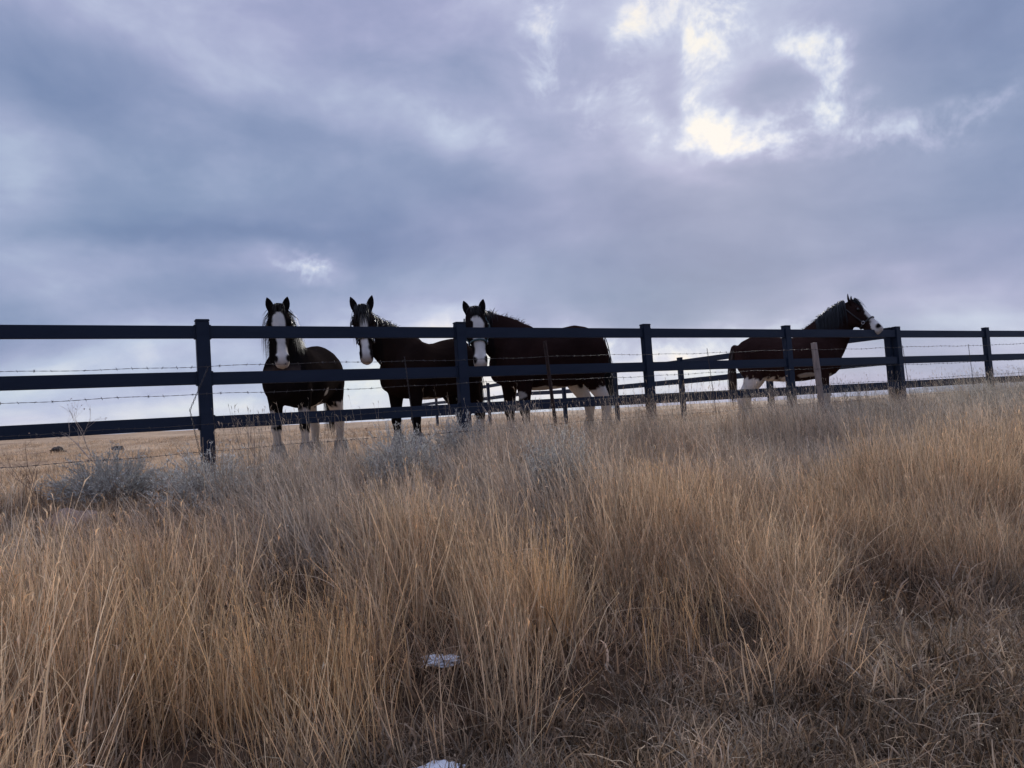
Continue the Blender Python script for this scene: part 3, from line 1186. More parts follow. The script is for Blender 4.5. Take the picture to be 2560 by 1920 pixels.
    # halter: noseband, cheek straps, crown strap, throat ring
    if p.get('halter'):
        mat = {'dark': STRAP, 'green': STRAP_G}[p['halter']]
        gh = Geo()

        def band(t, pad=0.010, hgt=0.013):
            dep, hw, lift = head_at(t)
            c = poll + a * t * Lh + n * (lift - dep / 2) * hs
            ang = np.arange(25) * 2 * np.pi / 24
            ps = c[None] + np.outer(np.cos(ang) * (hw * hs + pad), w) + np.outer(np.sin(ang) * (dep / 2 * hs + pad), n)
            T_ = np.outer(np.ones(25), a)
            inner = ps - T_ * hgt
            outer = ps + T_ * hgt
            cc = c[None]
            o2 = 1.045
            v = np.concatenate([inner, outer, cc + (outer - cc) * o2, cc + (inner - cc) * o2])
            k = np.arange(24)
            qd = []
            for A_, B_ in ((0, 25), (25, 50), (50, 75), (75, 0)):
                qd.append(np.stack([A_ + k, A_ + k + 1, B_ + k + 1, B_ + k], 1))
            gh.add(v, np.concatenate(qd))
        band(p.get('nose_t', 0.60))
        for s in (-1, 1):
            prev = []
            for t in np.linspace(p.get('nose_t', 0.60), 0.06, 9):
                dep, hw, lift = head_at(t)
                yy = hw * hs + 0.012
                if 0.15 < t < 0.45:
                    yy += 0.02
                prev.append(poll + a * t * Lh - n * (0.15 + 0.05 * (0.6 - t)) * hs + w * s * yy)
            v, qd = tube_np(np.array(prev), 0.011, 6)
            gh.add(v, qd)
        hal = obj('halter', gh.mesh('halter'), mat, h)
        for s in (-1, 1):
            t = p.get('nose_t', 0.60)
            dep, hw, lift = head_at(t)
            c = poll + a * (t - 0.02) * Lh - n * 0.15 * hs + w * s * (hw * hs + 0.026)
            ang = np.linspace(0, 2 * np.pi, 13)
            ps = c[None] + np.outer(np.cos(ang), a) * 0.026 + np.outer(np.sin(ang), n) * 0.026
            v, qd = tube_np(ps, 0.005, 6)
            gr = Geo()
            gr.add(v, qd)
            obj('ring', gr.mesh('ring'), STEEL, hal)
    return h


make_horse(dict(
    label='black horse with a broad white blaze, facing straight out behind the rails',
    at=(-2.84, 10.12), head_dir=(-0.10, -1.0), scale=1.0, poll=(-2.84, 9.12, 2.03), muzzle=(-2.775, 8.98, 1.30), face=(0.30, -0.95),
    coat=(0.010, 0.008, 0.008), points=(0.008, 0.007, 0.007), girth=1.0, dark_head=0.7,
    blaze=((0.10, 0.02), (0.15, 0.050), (0.28, 0.066), (0.45, 0.062), (0.62, 0.048), (0.76, 0.053), (0.86, 0.064), (0.95, 0.085), (1.06, 0.09)), white_muzzle=0.93, pink=0.35,
    socks=(0.50, 0.48, 0.86, 0.86), patches=(((0.60, -0.22, 0.66), (0.10, 0.09, 0.12)), ((0.58, 0.2, 0.68), (0.1, 0.1, 0.09)), ((0.00, 0.34, 0.95), (0.07, 0.06, 0.09))),
    ear_len=0.87, ear_out=0.20, mane=((0.35, 1.0, 360, 0.8, -0.05, 0.60, 5.0, 0.012), (0.35, 1.0, 360, -0.8, -0.05, 0.66, 5.0, 0.012), (0.8, 1.0, 40, 0, 1.0, 0.10, 0.5, 0.007)),
    mane_col=(0.016, 0.011, 0.009), forelock=(70, 0.13, 0.05), seed=11))
make_horse(dict(
    label='dark brown horse with a narrow white blaze and forelock, turned sideways and looking out',
    at=(-1.13, 10.42), head_dir=(-0.60, -0.80), scale=0.985, poll=(-1.845, 9.36, 2.00), muzzle=(-1.785, 9.16, 1.31), face=(0.16, -0.98),
    coat=(0.018, 0.011, 0.009), points=(0.010, 0.008, 0.008), dark_head=0.7,
    blaze=((0.13, 0.006), (0.2, 0.022), (0.35, 0.036), (0.5, 0.040), (0.66, 0.038), (0.80, 0.042), (0.9, 0.052), (1.05, 0.05)), white_muzzle=0.97, pink=0.45,
    socks=(0.33, 0.33, 0.45, 0.45), patches=(((-0.55, 0.1, 0.88), (0.10, 0.10, 0.08)), ((0.15, 0.0, 0.80), (0.3, 0.12, 0.04))),
    ear_len=1.04, ear_out=0.26, neck_mid=(0.0, 0.0, 0.0), mane=((0.1, 1.0, 240, -0.8, 0.0, 0.40, 4.0, 0.011), (0.3, 1.0, 200, 0.8, 0.0, 0.50, 4.0, 0.011), (0.35, 0.5, 50, 0, 1.0, 0.10, 0.6, 0.008)),
    forelock=(140, 0.34, 0.03), halter='dark', nose_t=0.60, seed=23))
make_horse(dict(
    label='dark bay horse with white face and green halter, standing broadside',
    at=(0.53, 10.47), head_dir=(-0.85, -0.53), scale=1.03, poll=(-0.425, 9.68, 1.925), muzzle=(-0.375, 9.50, 1.17), face=(0.10, -0.99),
    coat=(0.021, 0.0115, 0.0105), points=(0.009, 0.008, 0.009), dark_leg=0.75, dark_head=0.75, girth=1.0,
    blaze=((0.12, 0.01), (0.17, 0.055), (0.28, 0.075), (0.42, 0.07), (0.55, 0.058), (0.72, 0.060), (0.84, 0.07), (0.95, 0.09), (1.06, 0.09)), white_muzzle=0.88, pink=0.3, blaze_shift=-0.005,
    face_spots=(((0.26, 0.055), (0.05, 0.018)), ((0.30, 0.07), (0.05, 0.025))),
    socks=(0.36, 0.36, 0.84, 0.80), patches=(((0.60, 0.2, 0.72), (0.08, 0.08, 0.05)), ((0.1, 0, 0.79), (0.4, 0.2, 0.06))),
    ear_len=0.88, ear_out=0.22, neck_mid=(-0.02, 0.0, 0.10), mane=((0.0, 1.0, 200, 0.2, 1.0, 0.13, 0.9, 0.008), (0.0, 1.0, 160, 0.8, 0.1, 0.30, 4.0, 0.010), (0.6, 1.0, 90, -0.8, 0.1, 0.35, 4.0, 0.010)),
    forelock=(120, 0.16, 0.06), halter='green', nose_t=0.56, tail_col=(0.012, 0.013, 0.018), seed=37))
make_horse(dict(
    label='reddish bay horse in profile, its white muzzle over the rail by the corner post',
    at=(4.98, 13.22), head_dir=(0.927, -0.375), scale=0.985, dz=0.0, poll=(6.03, 12.74, 2.11), muzzle=(6.34, 12.44, 1.585), face=(0.78, -0.62),
    coat=(0.031, 0.0165, 0.015), points=(0.012, 0.008, 0.008), dark_leg=0.6, dark_head=0.45,
    blaze=((0.22, 0.005), (0.32, 0.045), (0.44, 0.062), (0.56, 0.056), (0.66, 0.062), (0.78, 0.085), (0.95, 0.10), (1.06, 0.1)), white_muzzle=0.82, pink=0.15,
    socks=(0.62, 0.70, 0.86, 0.92), patches=(((0.30, -0.24, 0.88), (0.16, 0.12, 0.05)), ((0.66, -0.10, 0.72), (0.04, 0.10, 0.22)), ((-0.38, -0.15, 0.82), (0.14, 0.15, 0.05))),
    ear_len=0.95, ear_out=0.12, ear_fwd=0.55, head_size=1.22, neck_size=1.12, neck_mid=(-0.06, 0.0, 0.16), stance=((0.02, 0), (0.06, 0), (-0.10, 0), (0.02, 0)),
    mane=((0.50, 1.0, 620, 0.9, 0.05, 0.55, 4.0, 0.013), (0.0, 0.6, 150, 0.3, 0.6, 0.09, 0.8, 0.008)),
    forelock=(130, 0.26, 0.02), halter='dark', nose_t=0.62, tail=0.9, tail_col=(0.05, 0.03, 0.025), mane_col=(0.010, 0.012, 0.017), seed=53))


# ------------------------------------------------------------------ grasses
def blade_set(r, n, radius, hmin, hmax, wid, lean, curve, nseg, seeds=0.0, curl=0.0, tone=(0.75, 1.2), flat=0.0):
    """many separate blades: verts, quads, shade"""
    g = Geo()
    ang = r.uniform(0, 2 * np.pi, n)
    rad_ = radius * np.sqrt(r.uniform(0, 1, n))
    root = np.stack([np.cos(ang) * rad_, np.sin(ang) * rad_, np.full(n, -0.03)], 1)
    h = r.uniform(hmin, hmax, n)
    la = r.uniform(0, 2 * np.pi, n)
    lm = np.abs(r.normal(0, lean, n))
    d = np.stack([np.cos(la) * lm, np.sin(la) * lm, np.ones(n)], 1)
    d /= np.linalg.norm(d, axis=1)[:, None]
    ca = r.uniform(0, 2 * np.pi, n)
    cm = np.abs(r.normal(0, curve, n))
    bend = np.stack([np.cos(ca) * cm, np.sin(ca) * cm, -cm * 0.55 - curl * r.uniform(0.3, 1.0, n)], 1)
    fa = r.uniform(0, np.pi, n)
    side = np.stack([np.cos(fa), np.sin(fa), np.zeros(n)], 1)
    P = root.copy()
    rows = []
    own = np.exp(r.normal(0, 0.35, n))
    for k in range(nseg + 1):
        u = k / nseg
        w = wid * own * (1.0 - 0.75 * u ** 1.5)
        rows.append(np.stack([P - side * w[:, None] / 2, P + side * w[:, None] / 2], 1))
        P = P + d * (h / nseg)[:, None]
        d = d + bend * (1.0 / nseg) * (0.6 + 0.9 * u)
        d /= np.linalg.norm(d, axis=1)[:, None]
    v = np.stack(rows, 1).reshape(-1, 3)
    base = np.arange(n)[:, None] * (nseg + 1) * 2 + np.arange(nseg)[None] * 2
    qd = np.stack([base, base + 1, base + 3, base + 2], -1).reshape(-1, 4)
    t = r.uniform(*tone, n)
    hue = r.normal(0, 0.06, n)
    c = np.stack([t * (1 + hue), t, t * (1 - hue)], 1)
    g.v.append(v)
    g.q.append(qd)
    g.c.append(np.repeat(c, (nseg + 1) * 2, axis=0))
    g.n += len(v)
    if seeds:
        # narrow seed heads at the tips
        pick = np.where(r.uniform(0, 1, n) < seeds)[0]
        tip = rows[-1].mean(1)[pick]
        prev = rows[-2].mean(1)[pick]
        dd = tip - prev
        dd /= np.linalg.norm(dd, axis=1)[:, None] + 1e-9
        m = len(pick)
        ln = r.uniform(0.03, 0.075, m)
        for s2 in (np.stack([np.cos(fa[pick]), np.sin(fa[pick]), np.zeros(m)], 1), np.stack([-np.sin(fa[pick]), np.cos(fa[pick]), np.zeros(m)], 1)):
            w2 = (wid * r.uniform(0.4, 0.85, m))[:, None]
            a0 = tip - dd * 0.01
            a1 = tip + dd * (ln * 0.45)[:, None]
            a2 = tip + dd * ln[:, None] + np.stack([r.normal(0, .012, m), r.normal(0, .012, m), -ln * 0.15], 1)
            vv = np.stack([a0, a1 - s2 * w2, a2, a1 + s2 * w2], 1).reshape(-1, 3)
            g.add(vv, np.arange(m * 4).reshape(-1, 4))
            g.c.append(np.repeat(c[pick] * 0.95, 4, axis=0))
    return g


STRAW = straw_mat('dry_straw')
LEAF = straw_mat('withered_leaf', 0.6, 0.25)


def clump_collection(name, makers, mat):
    col = bpy.data.collections.new(name)
    for i, mk in enumerate(makers):
        me = mk().mesh('%s_clump' % name)
        me.materials.append(mat)
        o = bpy.data.objects.new('%s_clump_%02d' % (name, i), me)
        col.objects.link(o)
    return col


def scatter(name, col, ncol, x, y, rot, scale, tone, dz=0.0):
    n = len(x)
    z = ground(x, y) + dz
    me = bpy.data.meshes.new(name)
    me.vertices.add(n)
    me.vertices.foreach_set('co', np.stack([x, y, z], 1).astype(np.float32).ravel())
    a = me.attributes.new('rot', 'FLOAT_VECTOR', 'POINT')
    a.data.foreach_set('vector', rot.astype(np.float32).ravel())
    a = me.attributes.new('scl', 'FLOAT_VECTOR', 'POINT')
    a.data.foreach_set('vector', scale.astype(np.float32).ravel())
    a = me.attributes.new('idx', 'INT', 'POINT')
    a.data.foreach_set('value', rng.integers(0, ncol, n).astype(np.int32))
    a = me.attributes.new('tone', 'FLOAT_COLOR', 'POINT')
    c = np.ones((n, 4), np.float32)
    c[:, :3] = tone
    a.data.foreach_set('color', c.ravel())
    o = obj(name, me)
    ng = bpy.data.node_groups.new(name + '_scatter', 'GeometryNodeTree')
    ng.interface.new_socket('Geometry', in_out='INPUT', socket_type='NodeSocketGeometry')
    ng.interface.new_socket('Geometry', in_out='OUTPUT', socket_type='NodeSocketGeometry')
    gi, go = ng.nodes.new('NodeGroupInput'), ng.nodes.new('NodeGroupOutput')
    ci = ng.nodes.new('GeometryNodeCollectionInfo')
    ci.inputs['Collection'].default_value = col
    ci.inputs['Separate Children'].default_value = True
    ci.inputs['Reset Children'].default_value = True
    iop = ng.nodes.new('GeometryNodeInstanceOnPoints')
    iop.inputs['Pick Instance'].default_value = True

    def named(nm, ty):
        k = ng.nodes.new('GeometryNodeInputNamedAttribute')
        k.data_type = ty
        k.inputs['Name'].default_value = nm
        return k.outputs[0]
    ng.links.new(gi.outputs[0], iop.inputs['Points'])
    ng.links.new(ci.outputs[0], iop.inputs['Instance'])
    ng.links.new(named('idx', 'INT'), iop.inputs['Instance Index'])
    e2r = ng.nodes.new('FunctionNodeEulerToRotation')
    ng.links.new(named('rot', 'FLOAT_VECTOR'), e2r.inputs[0])
    ng.links.new(e2r.outputs[0], iop.inputs['Rotation'])
    ng.links.new(named('scl', 'FLOAT_VECTOR'), iop.inputs['Scale'])
    ng.links.new(iop.outputs[0], go.inputs[0])
    md = o.modifiers.new('scatter', 'NODES')
    md.node_group = ng
    tag(o, kind='stuff')
    return o


def lean_rot(n, lx, ly, jitter):
    """tilt towards +x by lx and +y by ly (radians) after a random turn"""
    out_ = np.zeros((n, 3))
    for i in range(n):
        m = Euler((-ly[i] + random.gauss(0, jitter), lx[i] + random.gauss(0, jitter), 0)).to_matrix() @ Matrix.Rotation(random.uniform(0, 6.283), 3, 'Z')
        e = m.to_euler()
        out_[i] = e
    return out_


r1 = np.random.default_rng(101)
tall_makers = [lambda: blade_set(r1, 20, 0.15, 0.45, 1.05, 0.0046, 0.12, 0.22, 4, seeds=0.35, tone=(0.40, 1.45)) for _ in range(12)]
tall_makers += [lambda: blade_set(r1, 26, 0.20, 0.22, 0.75, 0.0050, 0.38, 0.7, 5, seeds=0.1, tone=(0.30, 1.35)) for _ in range(8)]
tallC = clump_collection('stalk', tall_makers, STRAW)
low_makers = [lambda: blade_set(r1, 30, 0.15, 0.10, 0.30, 0.0066, 0.7, 1.1, 5, curl=0.9, tone=(0.25, 1.9)) for _ in range(12)]
low_makers += [lambda: blade_set(r1, 26, 0.15, 0.06, 0.20, 0.0105, 1.0, 1.2, 4, curl=1.0, tone=(0.25, 1.7)) for _ in range(8)]
lowC = clump_collection('leaf', low_makers, LEAF)
stub_makers = [lambda: blade_set(r1, 26, 0.20, 0.05, 0.14, 0.0060, 0.5, 0.5, 3, tone=(0.7, 1.25)) for _ in range(10)]
stubC = clump_collection('stubble', stub_makers, STRAW)

GOLD = np.array([0.69, 0.485, 0.29])
TAN = np.array([0.70, 0.545, 0.40])
GREY = np.array([0.73, 0.62, 0.50])
SAGE = np.array([0.54, 0.50, 0.42])
RUSTY = np.array([0.50, 0.325, 0.20])


def in_view(x, y, margin=3.0):
    a = np.degrees(np.arctan2(x, y))
    return (np.abs(a) < 36.0 + margin + 12.0 / np.maximum(y, 0.5)) & (y > 0.5)


SHRUBS = ((-2.55, 6.20, 0.42), (-0.62, 8.10, 0.36), (0.35, 6.75, 0.42), (-1.10, 7.05, 0.38))


def scatter_tall():
    n = 30000
    s = rng.uniform(0.1, 5.4, n)
    t = rng.uniform(-4.0, 17.5, n)
    x, y = xy_of(s, t)
    k = in_view(x, y) & (np.hypot(x, y) > 1.9)
    s, t, x, y = s[k], t[k], x[k], y[k]
    n1 = vnoise(x, y, 2.2, 61)
    n2 = vnoise(x, y, 5.5, 62)
    edge = 4.75 + 0.50 * n1 + 0.35 * n2 + 0.55 * sstep(1.2 - t, 0, 2.0)
    n3 = vnoise(x, y, 11.0, 64)
    dens = 0.10 + 0.90 * sstep(0.35 * n1 + 0.55 * n2 + 0.40 * n3, -0.55, 0.75)
    dens = dens + 0.40 * sstep(3.0 - s, 0, 1.8) + 0.30 * sstep(t, 1.5, 3.0) * sstep(s, 2.6, 3.4)
    dens = dens * sstep(edge - s, 0.0, 0.5)
    for (gx, gy) in ((-0.475, 4.04), (-0.43, 3.18)):
        ray = (gx * 0.0 + gx / math.hypot(gx, gy), gy / math.hypot(gx, gy))
        al = (x - gx) * ray[0] + (y - gy) * ray[1]
        ac = np.abs((x - gx) * ray[1] - (y - gy) * ray[0])
        dens = dens * (1 - 0.95 * ((ac < 0.22) & (al < 0.15) & (al > -0.9)))
    for (gx, gy, gr_) in SHRUBS:
        al = ((x - gx) * gx + (y - gy) * gy) / math.hypot(gx, gy)
        ac = np.abs((x - gx) * gy - (y - gy) * gx) / math.hypot(gx, gy)
        dens = dens * (1 - 0.80 * ((ac < gr_) & (al < gr_) & (al > -gr_))) * (1 - 0.45 * ((ac < gr_) & (al <= -gr_) & (al > -gr_ - 0.7)))
    lefty = 1.35 * sstep(1.0 - t, 0.0, 1.4) + 0.7 * sstep(-1.0 - t, 0, 1.0)
    dens = dens * (0.05 + 0.95 * sstep(s, lefty + 0.1, lefty + 0.8))
    k = rng.uniform(0, 1, len(x)) < dens
    s, t, x, y, n1, n2, k = s[k], t[k], x[k], y[k], n1[k], n2[k], k
    m = len(x)
    # the nearer stand is tall and upright, the belt below the fence is lower and combed to one side
    near = sstep(s, 2.2, 3.4)
    right = sstep(t, 6.5, 9.5)
    h = 0.46 + 0.27 * near + 0.14 * n1 + 0.16 * right * (1 - near)
    h = h * (1 - 0.15 * sstep(2.2 - t, 0, 2) * (1 - near))
    h = h * (1 - 0.42 * sstep(s, edge[k] - 1.6, edge[k]) * sstep(t, 0.6, 1.8))
    h = np.clip(h, 0.24, 0.95) * rng.uniform(0.65, 1.3, m)
    lx = -(0.30 * (1 - near) + 0.05) + 0.10 * n2 + 0.10 * near * n1
    ly = -0.10 * (1 - near) + 0.08 * vnoise(x, y, 1.7, 63)
    rot = lean_rot(m, lx, ly, 0.22)
    sc = np.stack([np.full(m, 1.0) * rng.uniform(0.85, 1.2, m), np.full(m, 1.0) * rng.uniform(0.85, 1.2, m), h], 1)
    w = np.clip(near + 0.25 * n2, 0, 1)[:, None]
    tone = GREY * 0.4 + TAN * 0.62
    tone = tone[None] * (1 - w) + (GOLD * 0.75 + TAN * 0.25)[None] * w
    sg = (right * sstep(3.2 - s, 0, 2.4))[:, None] * 0.8
    tone = tone * (1 - sg) + SAGE[None] * sg
    ru = np.clip(vnoise(x, y, 1.3, 66) * 1.2 - 0.35, 0, 1)[:, None] * 0.6
    tone = tone * (1 - ru) + RUSTY[None] * 1.15 * ru
    gr = np.clip(vnoise(x, y, 1.6, 67) * 1.3 - 0.3, 0, 1)[:, None] * 0.6 * (1 - w)
    tone = tone * (1 - gr) + GREY[None] * gr
    tone = tone * rng.uniform(0.8, 1.2, (m, 1))
    # a few upright golden stands nearest the road
    for (cx, cy, spread, hh, cnt) in ((0.12, 4.36, 0.13, 0.74, 20), (-1.25, 3.45, 0.26, 0.78, 24), (-0.98, 3.75, 0.14, 0.72, 12), (0.85, 4.35, 0.2, 0.5, 12), (-2.0, 3.6, 0.25, 0.75, 14)):
        ex, ey = cx + rng.normal(0, spread, cnt), cy + rng.normal(0, spread * 0.7, cnt)
        x, y = np.concatenate([x, ex]), np.concatenate([y, ey])
        rot = np.concatenate([rot, lean_rot(cnt, rng.normal(-.02, .05, cnt), rng.normal(0, .05, cnt), 0.05)])
        hz = hh * rng.uniform(0.7, 1.1, cnt)
        sc = np.concatenate([sc, np.stack([np.full(cnt, .75), np.full(cnt, .75), hz], 1)])
        tone = np.concatenate([tone, GOLD[None] * np.array([1.02, 0.97, 0.88]) * rng.uniform(0.85, 1.15, (cnt, 1))])
    scatter('tall_grass', tallC, len(tall_makers), x, y, rot, sc, tone)
    print('tall clumps', m)


def scatter_low():
    n = 60000
    s = rng.uniform(0.6, 9.0, n)
    t = rng.uniform(-5.0, 16, n)
    x, y = xy_of(s, t)
    k = in_view(x, y, 8) & (np.hypot(x, y) > 1.2)
    s, t, x, y = s[k], t[k], x[k], y[k]
    n1 = vnoise(x, y, 3.0, 71)
    n2 = vnoise(x, y, 8.0, 72)
    mown = sstep(s, 4.2 + 0.4 * n1, 4.9 + 0.4 * n1)
    dens = 0.14 + 0.42 * mown + 0.15 * n2
    k = rng.uniform(0, 1, len(x)) < dens
    s, t, x, y, n1, n2, mown = s[k], t[k], x[k], y[k], n1[k], n2[k], mown[k]
    m = len(x)
    rot = lean_rot(m, rng.normal(0, .12, m), rng.normal(0, .12, m), 0.15)
    h = (0.85 + 0.25 * n1) * rng.uniform(0.75, 1.25, m)
    sc = np.stack([h * 1.05, h * 1.05, h * (0.85 + 0.25 * (1 - mown))], 1)
    base = np.array([0.19, 0.128, 0.080])
    pale = np.array([0.45, 0.338, 0.235])
    w = np.clip(0.35 + 0.4 * n2, 0, 1)[:, None]
    tone = base[None] * (1 - w) + pale[None] * w
    tone = tone * (1 - 0.5 * (1 - mown[:, None])) + RUSTY[None] * 0.9 * 0.5 * (1 - mown[:, None])
    tone = tone * rng.uniform(0.7, 1.25, (m, 1))
    scatter('short_grass', lowC, len(low_makers), x, y, rot, sc, tone)
    print('low clumps', m)


def scatter_field():
    n = 30000
    d = 5.5 + 34 * rng.uniform(0, 1, n) ** 1.7
    a = np.radians(rng.uniform(-40, 40, n))
    x, y = d * np.sin(a), d * np.cos(a)
    s, t = st_of(x, y)
    k = s < 1.6 - 1.2 * (t > 0.8)
    x, y = x[k], y[k]
    m = len(x)
    n1 = vnoise(x, y, 1.2, 81)
    k = rng.uniform(0, 1, m) < np.clip(0.6 + 0.5 * n1, 0.1, 1)
    x, y, n1 = x[k], y[k], n1[k]
    m = len(x)
    rot = lean_rot(m, rng.normal(-.1, .15, m), rng.normal(0, .15, m), 0.1)
    h = rng.uniform(0.6, 1.3, m)
    sc = np.stack([h * 1.1, h * 1.1, h * (0.8 + 0.3 * n1)], 1)
    tone = np.array([0.58, 0.42, 0.285])[None] * rng.uniform(0.40, 1.3, (m, 1))
    scatter('field_stubble', stubC, len(stub_makers), x, y, rot, sc, tone)
    print('field clumps', m)


def scatter_sparse():
    """single wiry stems that stand above the rest beside the fence"""
    n = 4200
    s = rng.uniform(0.15, 2.8, n)
    t = rng.uniform(-0.2, 15.0, n)
    x, y = xy_of(s, t)
    k = in_view(x, y) & (rng.uniform(0, 1, n) < np.clip(0.5 + 0.6 * vnoise(x, y, 1.6, 91), 0.1, 1)) & (s > 1.2 * sstep(0.6 - t, 0, 0.8))
    x, y, s, t = x[k], y[k], s[k], t[k]
    m = len(x)
    rot = lean_rot(m, rng.normal(-.06, .14, m), rng.normal(0, .12, m), 0.05)
    h = rng.uniform(0.55, 1.0, m)
    sc = np.stack([np.ones(m), np.ones(m), h], 1)
    tone = (TAN * 0.5 + GREY * 0.5)[None] * rng.uniform(0.5, 1.1, (m, 1))
    scatter('wiry_stems', wiryC, len(wiry_makers), x, y, rot, sc, tone)


wiry_makers = [lambda: blade_set(r1, 4, 0.22, 0.45, 0.95, 0.0042, 0.10, 0.14, 5, seeds=0.9, tone=(0.5, 1.2)) for _ in range(12)]
wiryC = clump_collection('stem', wiry_makers, STRAW)
scatter_tall()
scatter_sparse()
scatter_low()
scatter_field()


# ------------------------------------------------------------------ shrubs, weeds, stones, snow
def branch_tree(g, r, p, d, ln, rad0, depth, col, spread=0.55, tips=None):
    n = 5
    pts = [np.array(p)]
    dd = nrm(d)
    for k in range(n):
        dd = nrm(dd + r.normal(0, 0.10, 3))
        pts.append(pts[-1] + dd * ln / n)
    g.add(*tube_np(np.array(pts), np.linspace(rad0, rad0 * 0.55, n + 1), 4), None, col * r.uniform(0.8, 1.15))
    if depth == 0:
        if tips is not None:
            tips.append((pts[-1], dd))
        return
    for k in range(r.integers(2, 4)):
        i = r.integers(2, n + 1)
        nd = nrm(dd + r.normal(0, spread, 3) + np.array([0, 0, 0.15]))
        branch_tree(g, r, pts[i], nd, ln * r.uniform(0.5, 0.8), rad0 * 0.6, depth - 1, col, spread, tips)


m_twig, tt, bb = new_mat('dry_twig')
tt.links.new(nattr(tt, 'shade'), bb.inputs['Base Color'])
bb.inputs['Roughness'].default_value = 0.85
m_sage, tt, bb = new_mat('sage_leaf')
tt.links.new(nattr(tt, 'shade'), bb.inputs['Base Color'])
bb.inputs['Roughness'].default_value = 0.8
tr_ = tt.nodes.new('ShaderNodeBsdfTranslucent')
tt.links.new(nattr(tt, 'shade'), tr_.inputs[0])
mx_ = tt.nodes.new('ShaderNodeMixShader')
mx_.inputs[0].default_value = 0.2
tt.links.new(bb.outputs[0], mx_.inputs[1])
tt.links.new(tr_.outputs[0], mx_.inputs[2])
tt.links.new(mx_.outputs[0], tt.nodes['Material Output'].inputs[0])


def sagebrush(x, y, wid, hgt, seed, label, tone=(0.34, 0.34, 0.33)):
    r = np.random.default_rng(seed)
    root = link(bpy.data.objects.new('sagebrush', None))
    root.location = (x, y, float(ground(x, y)))
    tag(root, label, 'shrub', 'sagebrush along the fence')
    n = 420
    u = r.uniform(0, 2 * np.pi, n)
    e = np.arccos(r.uniform(0.05, 1.0, n))
    tip = np.stack([np.cos(u) * np.sin(e) * wid / 2, np.sin(u) * np.sin(e) * wid / 2, np.cos(e) * hgt], 1) * r.uniform(0.6, 1.15, (n, 1))
    tip[:, 2] += 0.03
    rt = tip * np.array([0.25, 0.25, 0]) + r.normal(0, 0.02, (n, 3)) * np.array([1, 1, 0]) + np.array([0, 0, -0.03])
    gb, gl = Geo(), Geo()
    tone = np.array(tone)
    for i in range(n):
        mid = rt[i] * 0.45 + tip[i] * 0.55 + r.normal(0, 0.035, 3) + np.array([0, 0, 0.02])
        pts = np.stack([rt[i], (rt[i] + mid) / 2 + r.normal(0, .012, 3), mid, (mid + tip[i]) / 2 + r.normal(0, .012, 3), tip[i]])
        gb.add(*tube_np(pts, np.linspace(0.0035, 0.0012, 5), 3), None, np.array([0.40, 0.34, 0.29]) * r.uniform(0.6, 1.4))
        # small narrow leaves along the outer half of the twig
        m = 26
        k = r.uniform(0.35, 1.03, m)
        P = np.stack([np.interp(k, np.linspace(0, 1, 5), pts[:, j]) for j in range(3)], 1)
        dd = nrm(pts[-1] - pts[0])[None] + r.normal(0, 0.6, (m, 3))
        dd /= np.linalg.norm(dd, axis=1)[:, None]
        sd = np.cross(dd, r.normal(size=(m, 3)))
        sd /= np.linalg.norm(sd, axis=1)[:, None]
        ln = r.uniform(0.018, 0.042, (m, 1))
        vv = np.stack([P, P + dd * ln * 0.5 - sd * 0.0034, P + dd * ln, P + dd * ln * 0.5 + sd * 0.0034], 1).reshape(-1, 3)
        gl.add(vv, np.arange(m * 4).reshape(-1, 4))
        gl.c.append(np.repeat(tone[None] * r.uniform(0.6, 1.3, (m, 1)), 4, axis=0))
    obj('twigs', gb.mesh('twigs'), m_twig, root)
    obj('leaves', gl.mesh('leaves'), m_sage, root)


sagebrush(-3.45, 6.30, 1.05, 0.42, 201, 'low dark grey sagebrush at the open end of the grass, beside the boulder', (0.56, 0.54, 0.48))
sagebrush(-2.55, 6.20, 1.05, 0.50, 202, 'wide pale grey sagebrush below the post with the leaning wire', (0.72, 0.69, 0.61))
sagebrush(-0.62, 8.10, 0.85, 0.52, 203, 'grey sagebrush at the foot of the post beside the bay horse with green halter', (0.70, 0.67, 0.59))
sagebrush(0.35, 6.75, 1.0, 0.66, 204, 'rounded grey green sagebrush deep in the grass below the bay horse', (0.68, 0.65, 0.56))
sagebrush(-1.10, 7.05, 0.95, 0.56, 205, 'pale combed sagebrush in the grass below the dark brown horse', (0.73, 0.70, 0.61))


def dry_weed(x, y, ln, seed, lean, label, col=(0.40, 0.30, 0.24), depth=4, spread=0.42):
    r = np.random.default_rng(seed)
    g = Geo()
    tips = []
    branch_tree(g, r, (0, 0, -0.03), (lean[0], lean[1], 1.0), ln, 0.0058, depth, np.array(col), spread, tips)
    for p_, d_ in tips:
        if r.uniform() < 0.6:
            g.add(p_[None] + r.normal(0, 0.006, (4, 3)), [[0, 1, 2, 3]], None, np.array(col) * 1.1)
    o = obj('dry_weed', g.mesh('dry_weed'), m_twig)
    o.location = (x, y, float(ground(x, y)))
    tag(o, label, 'weed', 'dry weeds by the fence')
    return o


dry_weed(-3.50, 6.50, 0.46, 301, (-0.30, 0.1), 'bare branching weed rising before the low rail above the dark sagebrush', (0.50, 0.40, 0.33))
dry_weed(-2.45, 7.05, 0.36, 302, (-0.2, 0.0), 'tangled dry weed between the first post and the black horse')
dry_weed(8.10, 12.55, 0.52, 303, (-0.5, 0.0), 'bare pale weed leaning before the low rail beside the last post', (0.58, 0.52, 0.48))
dry_weed(-3.95, 6.1, 0.34, 304, (0.1, 0.0), 'brown dry weed stalk standing in the open gap beside the boulder', (0.22, 0.14, 0.10))
dry_weed(-1.55, 7.6, 0.30, 305, (0.05, 0.0), 'dark brown seeding weed below the legs of the dark brown horse', (0.20, 0.12, 0.09))


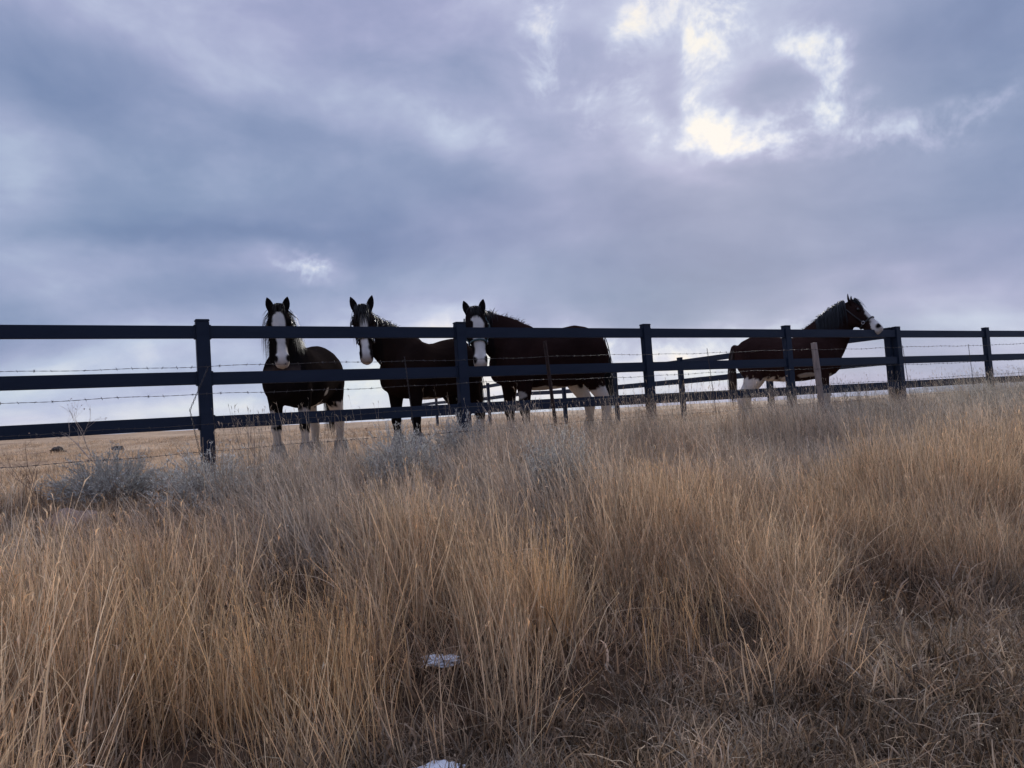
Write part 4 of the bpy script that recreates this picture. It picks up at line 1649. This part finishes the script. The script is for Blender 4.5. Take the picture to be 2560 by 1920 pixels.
def rock_mesh(name, rx, ry, rz, seed, sub=4, rough=0.18):
    bm = bmesh.new()
    bmesh.ops.create_icosphere(bm, subdivisions=sub, radius=1.0)
    off_ = Vector((seed * 3.1, seed * 1.7, seed))
    for v in bm.verts:
        n_ = v.co.normalized()
        k = 1 + rough * mnoise.noise(n_ * 1.3 + off_) + rough * 0.5 * mnoise.noise(n_ * 3.7 + off_) + rough * 0.2 * mnoise.noise(n_ * 9 + off_)
        v.co = Vector((n_.x * rx * k, n_.y * ry * k, n_.z * rz * k))
    for f in bm.faces:
        f.smooth = True
    me = bpy.data.meshes.new(name)
    bm.to_mesh(me)
    bm.free()
    return me


ROCK = plain('reddish_stone', (0.36, 0.245, 0.185), 0.95, 0.35, 6.0, bump=0.8)
DUNG = plain('dark_clod', (0.06, 0.045, 0.035), 0.95, 0.4, 12.0, bump=1.0)
SNOW = plain('old_snow', (0.80, 0.82, 0.86), 0.6, 0.05, 18.0, bump=0.6)


def place(o, x, y, dz=0.0):
    o.location = (x, y, float(ground(x, y)) + dz)
    return o


tag(place(obj('boulder', rock_mesh('boulder', 0.26, 0.2, 0.17, 5), ROCK), -3.38, 5.62, -0.045), 'rounded reddish boulder half buried in the dry grass below the dark sagebrush', 'boulder')
tag(place(obj('clod', rock_mesh('clod', 0.22, 0.17, 0.13, 9, 3, 0.5), DUNG), -14.2, 22.97, 0.05), 'dark domed clod on the bare field seen under the low rail', 'clod', 'dark clods on the field')
tag(place(obj('clod', rock_mesh('clod', 0.19, 0.13, 0.075, 13, 3, 0.6), DUNG), -12.51, 23.3, 0.05), 'flatter dark clod on the bare field nearer the first post', 'clod', 'dark clods on the field')
tag(place(obj('snow_patch', rock_mesh('snow_patch', 0.095, 0.07, 0.024, 21, 5, 0.7), SNOW), -0.475, 4.04, 0.045), 'small white snow remnant among the stalks, the one farther up the bank', 'snow', 'last snow in the grass')
tag(place(obj('snow_patch', rock_mesh('snow_patch', 0.13, 0.085, 0.024, 33, 5, 0.8), SNOW), -0.43, 3.20, 0.03), 'small white snow remnant in the short grass nearest the viewer', 'snow', 'last snow in the grass')
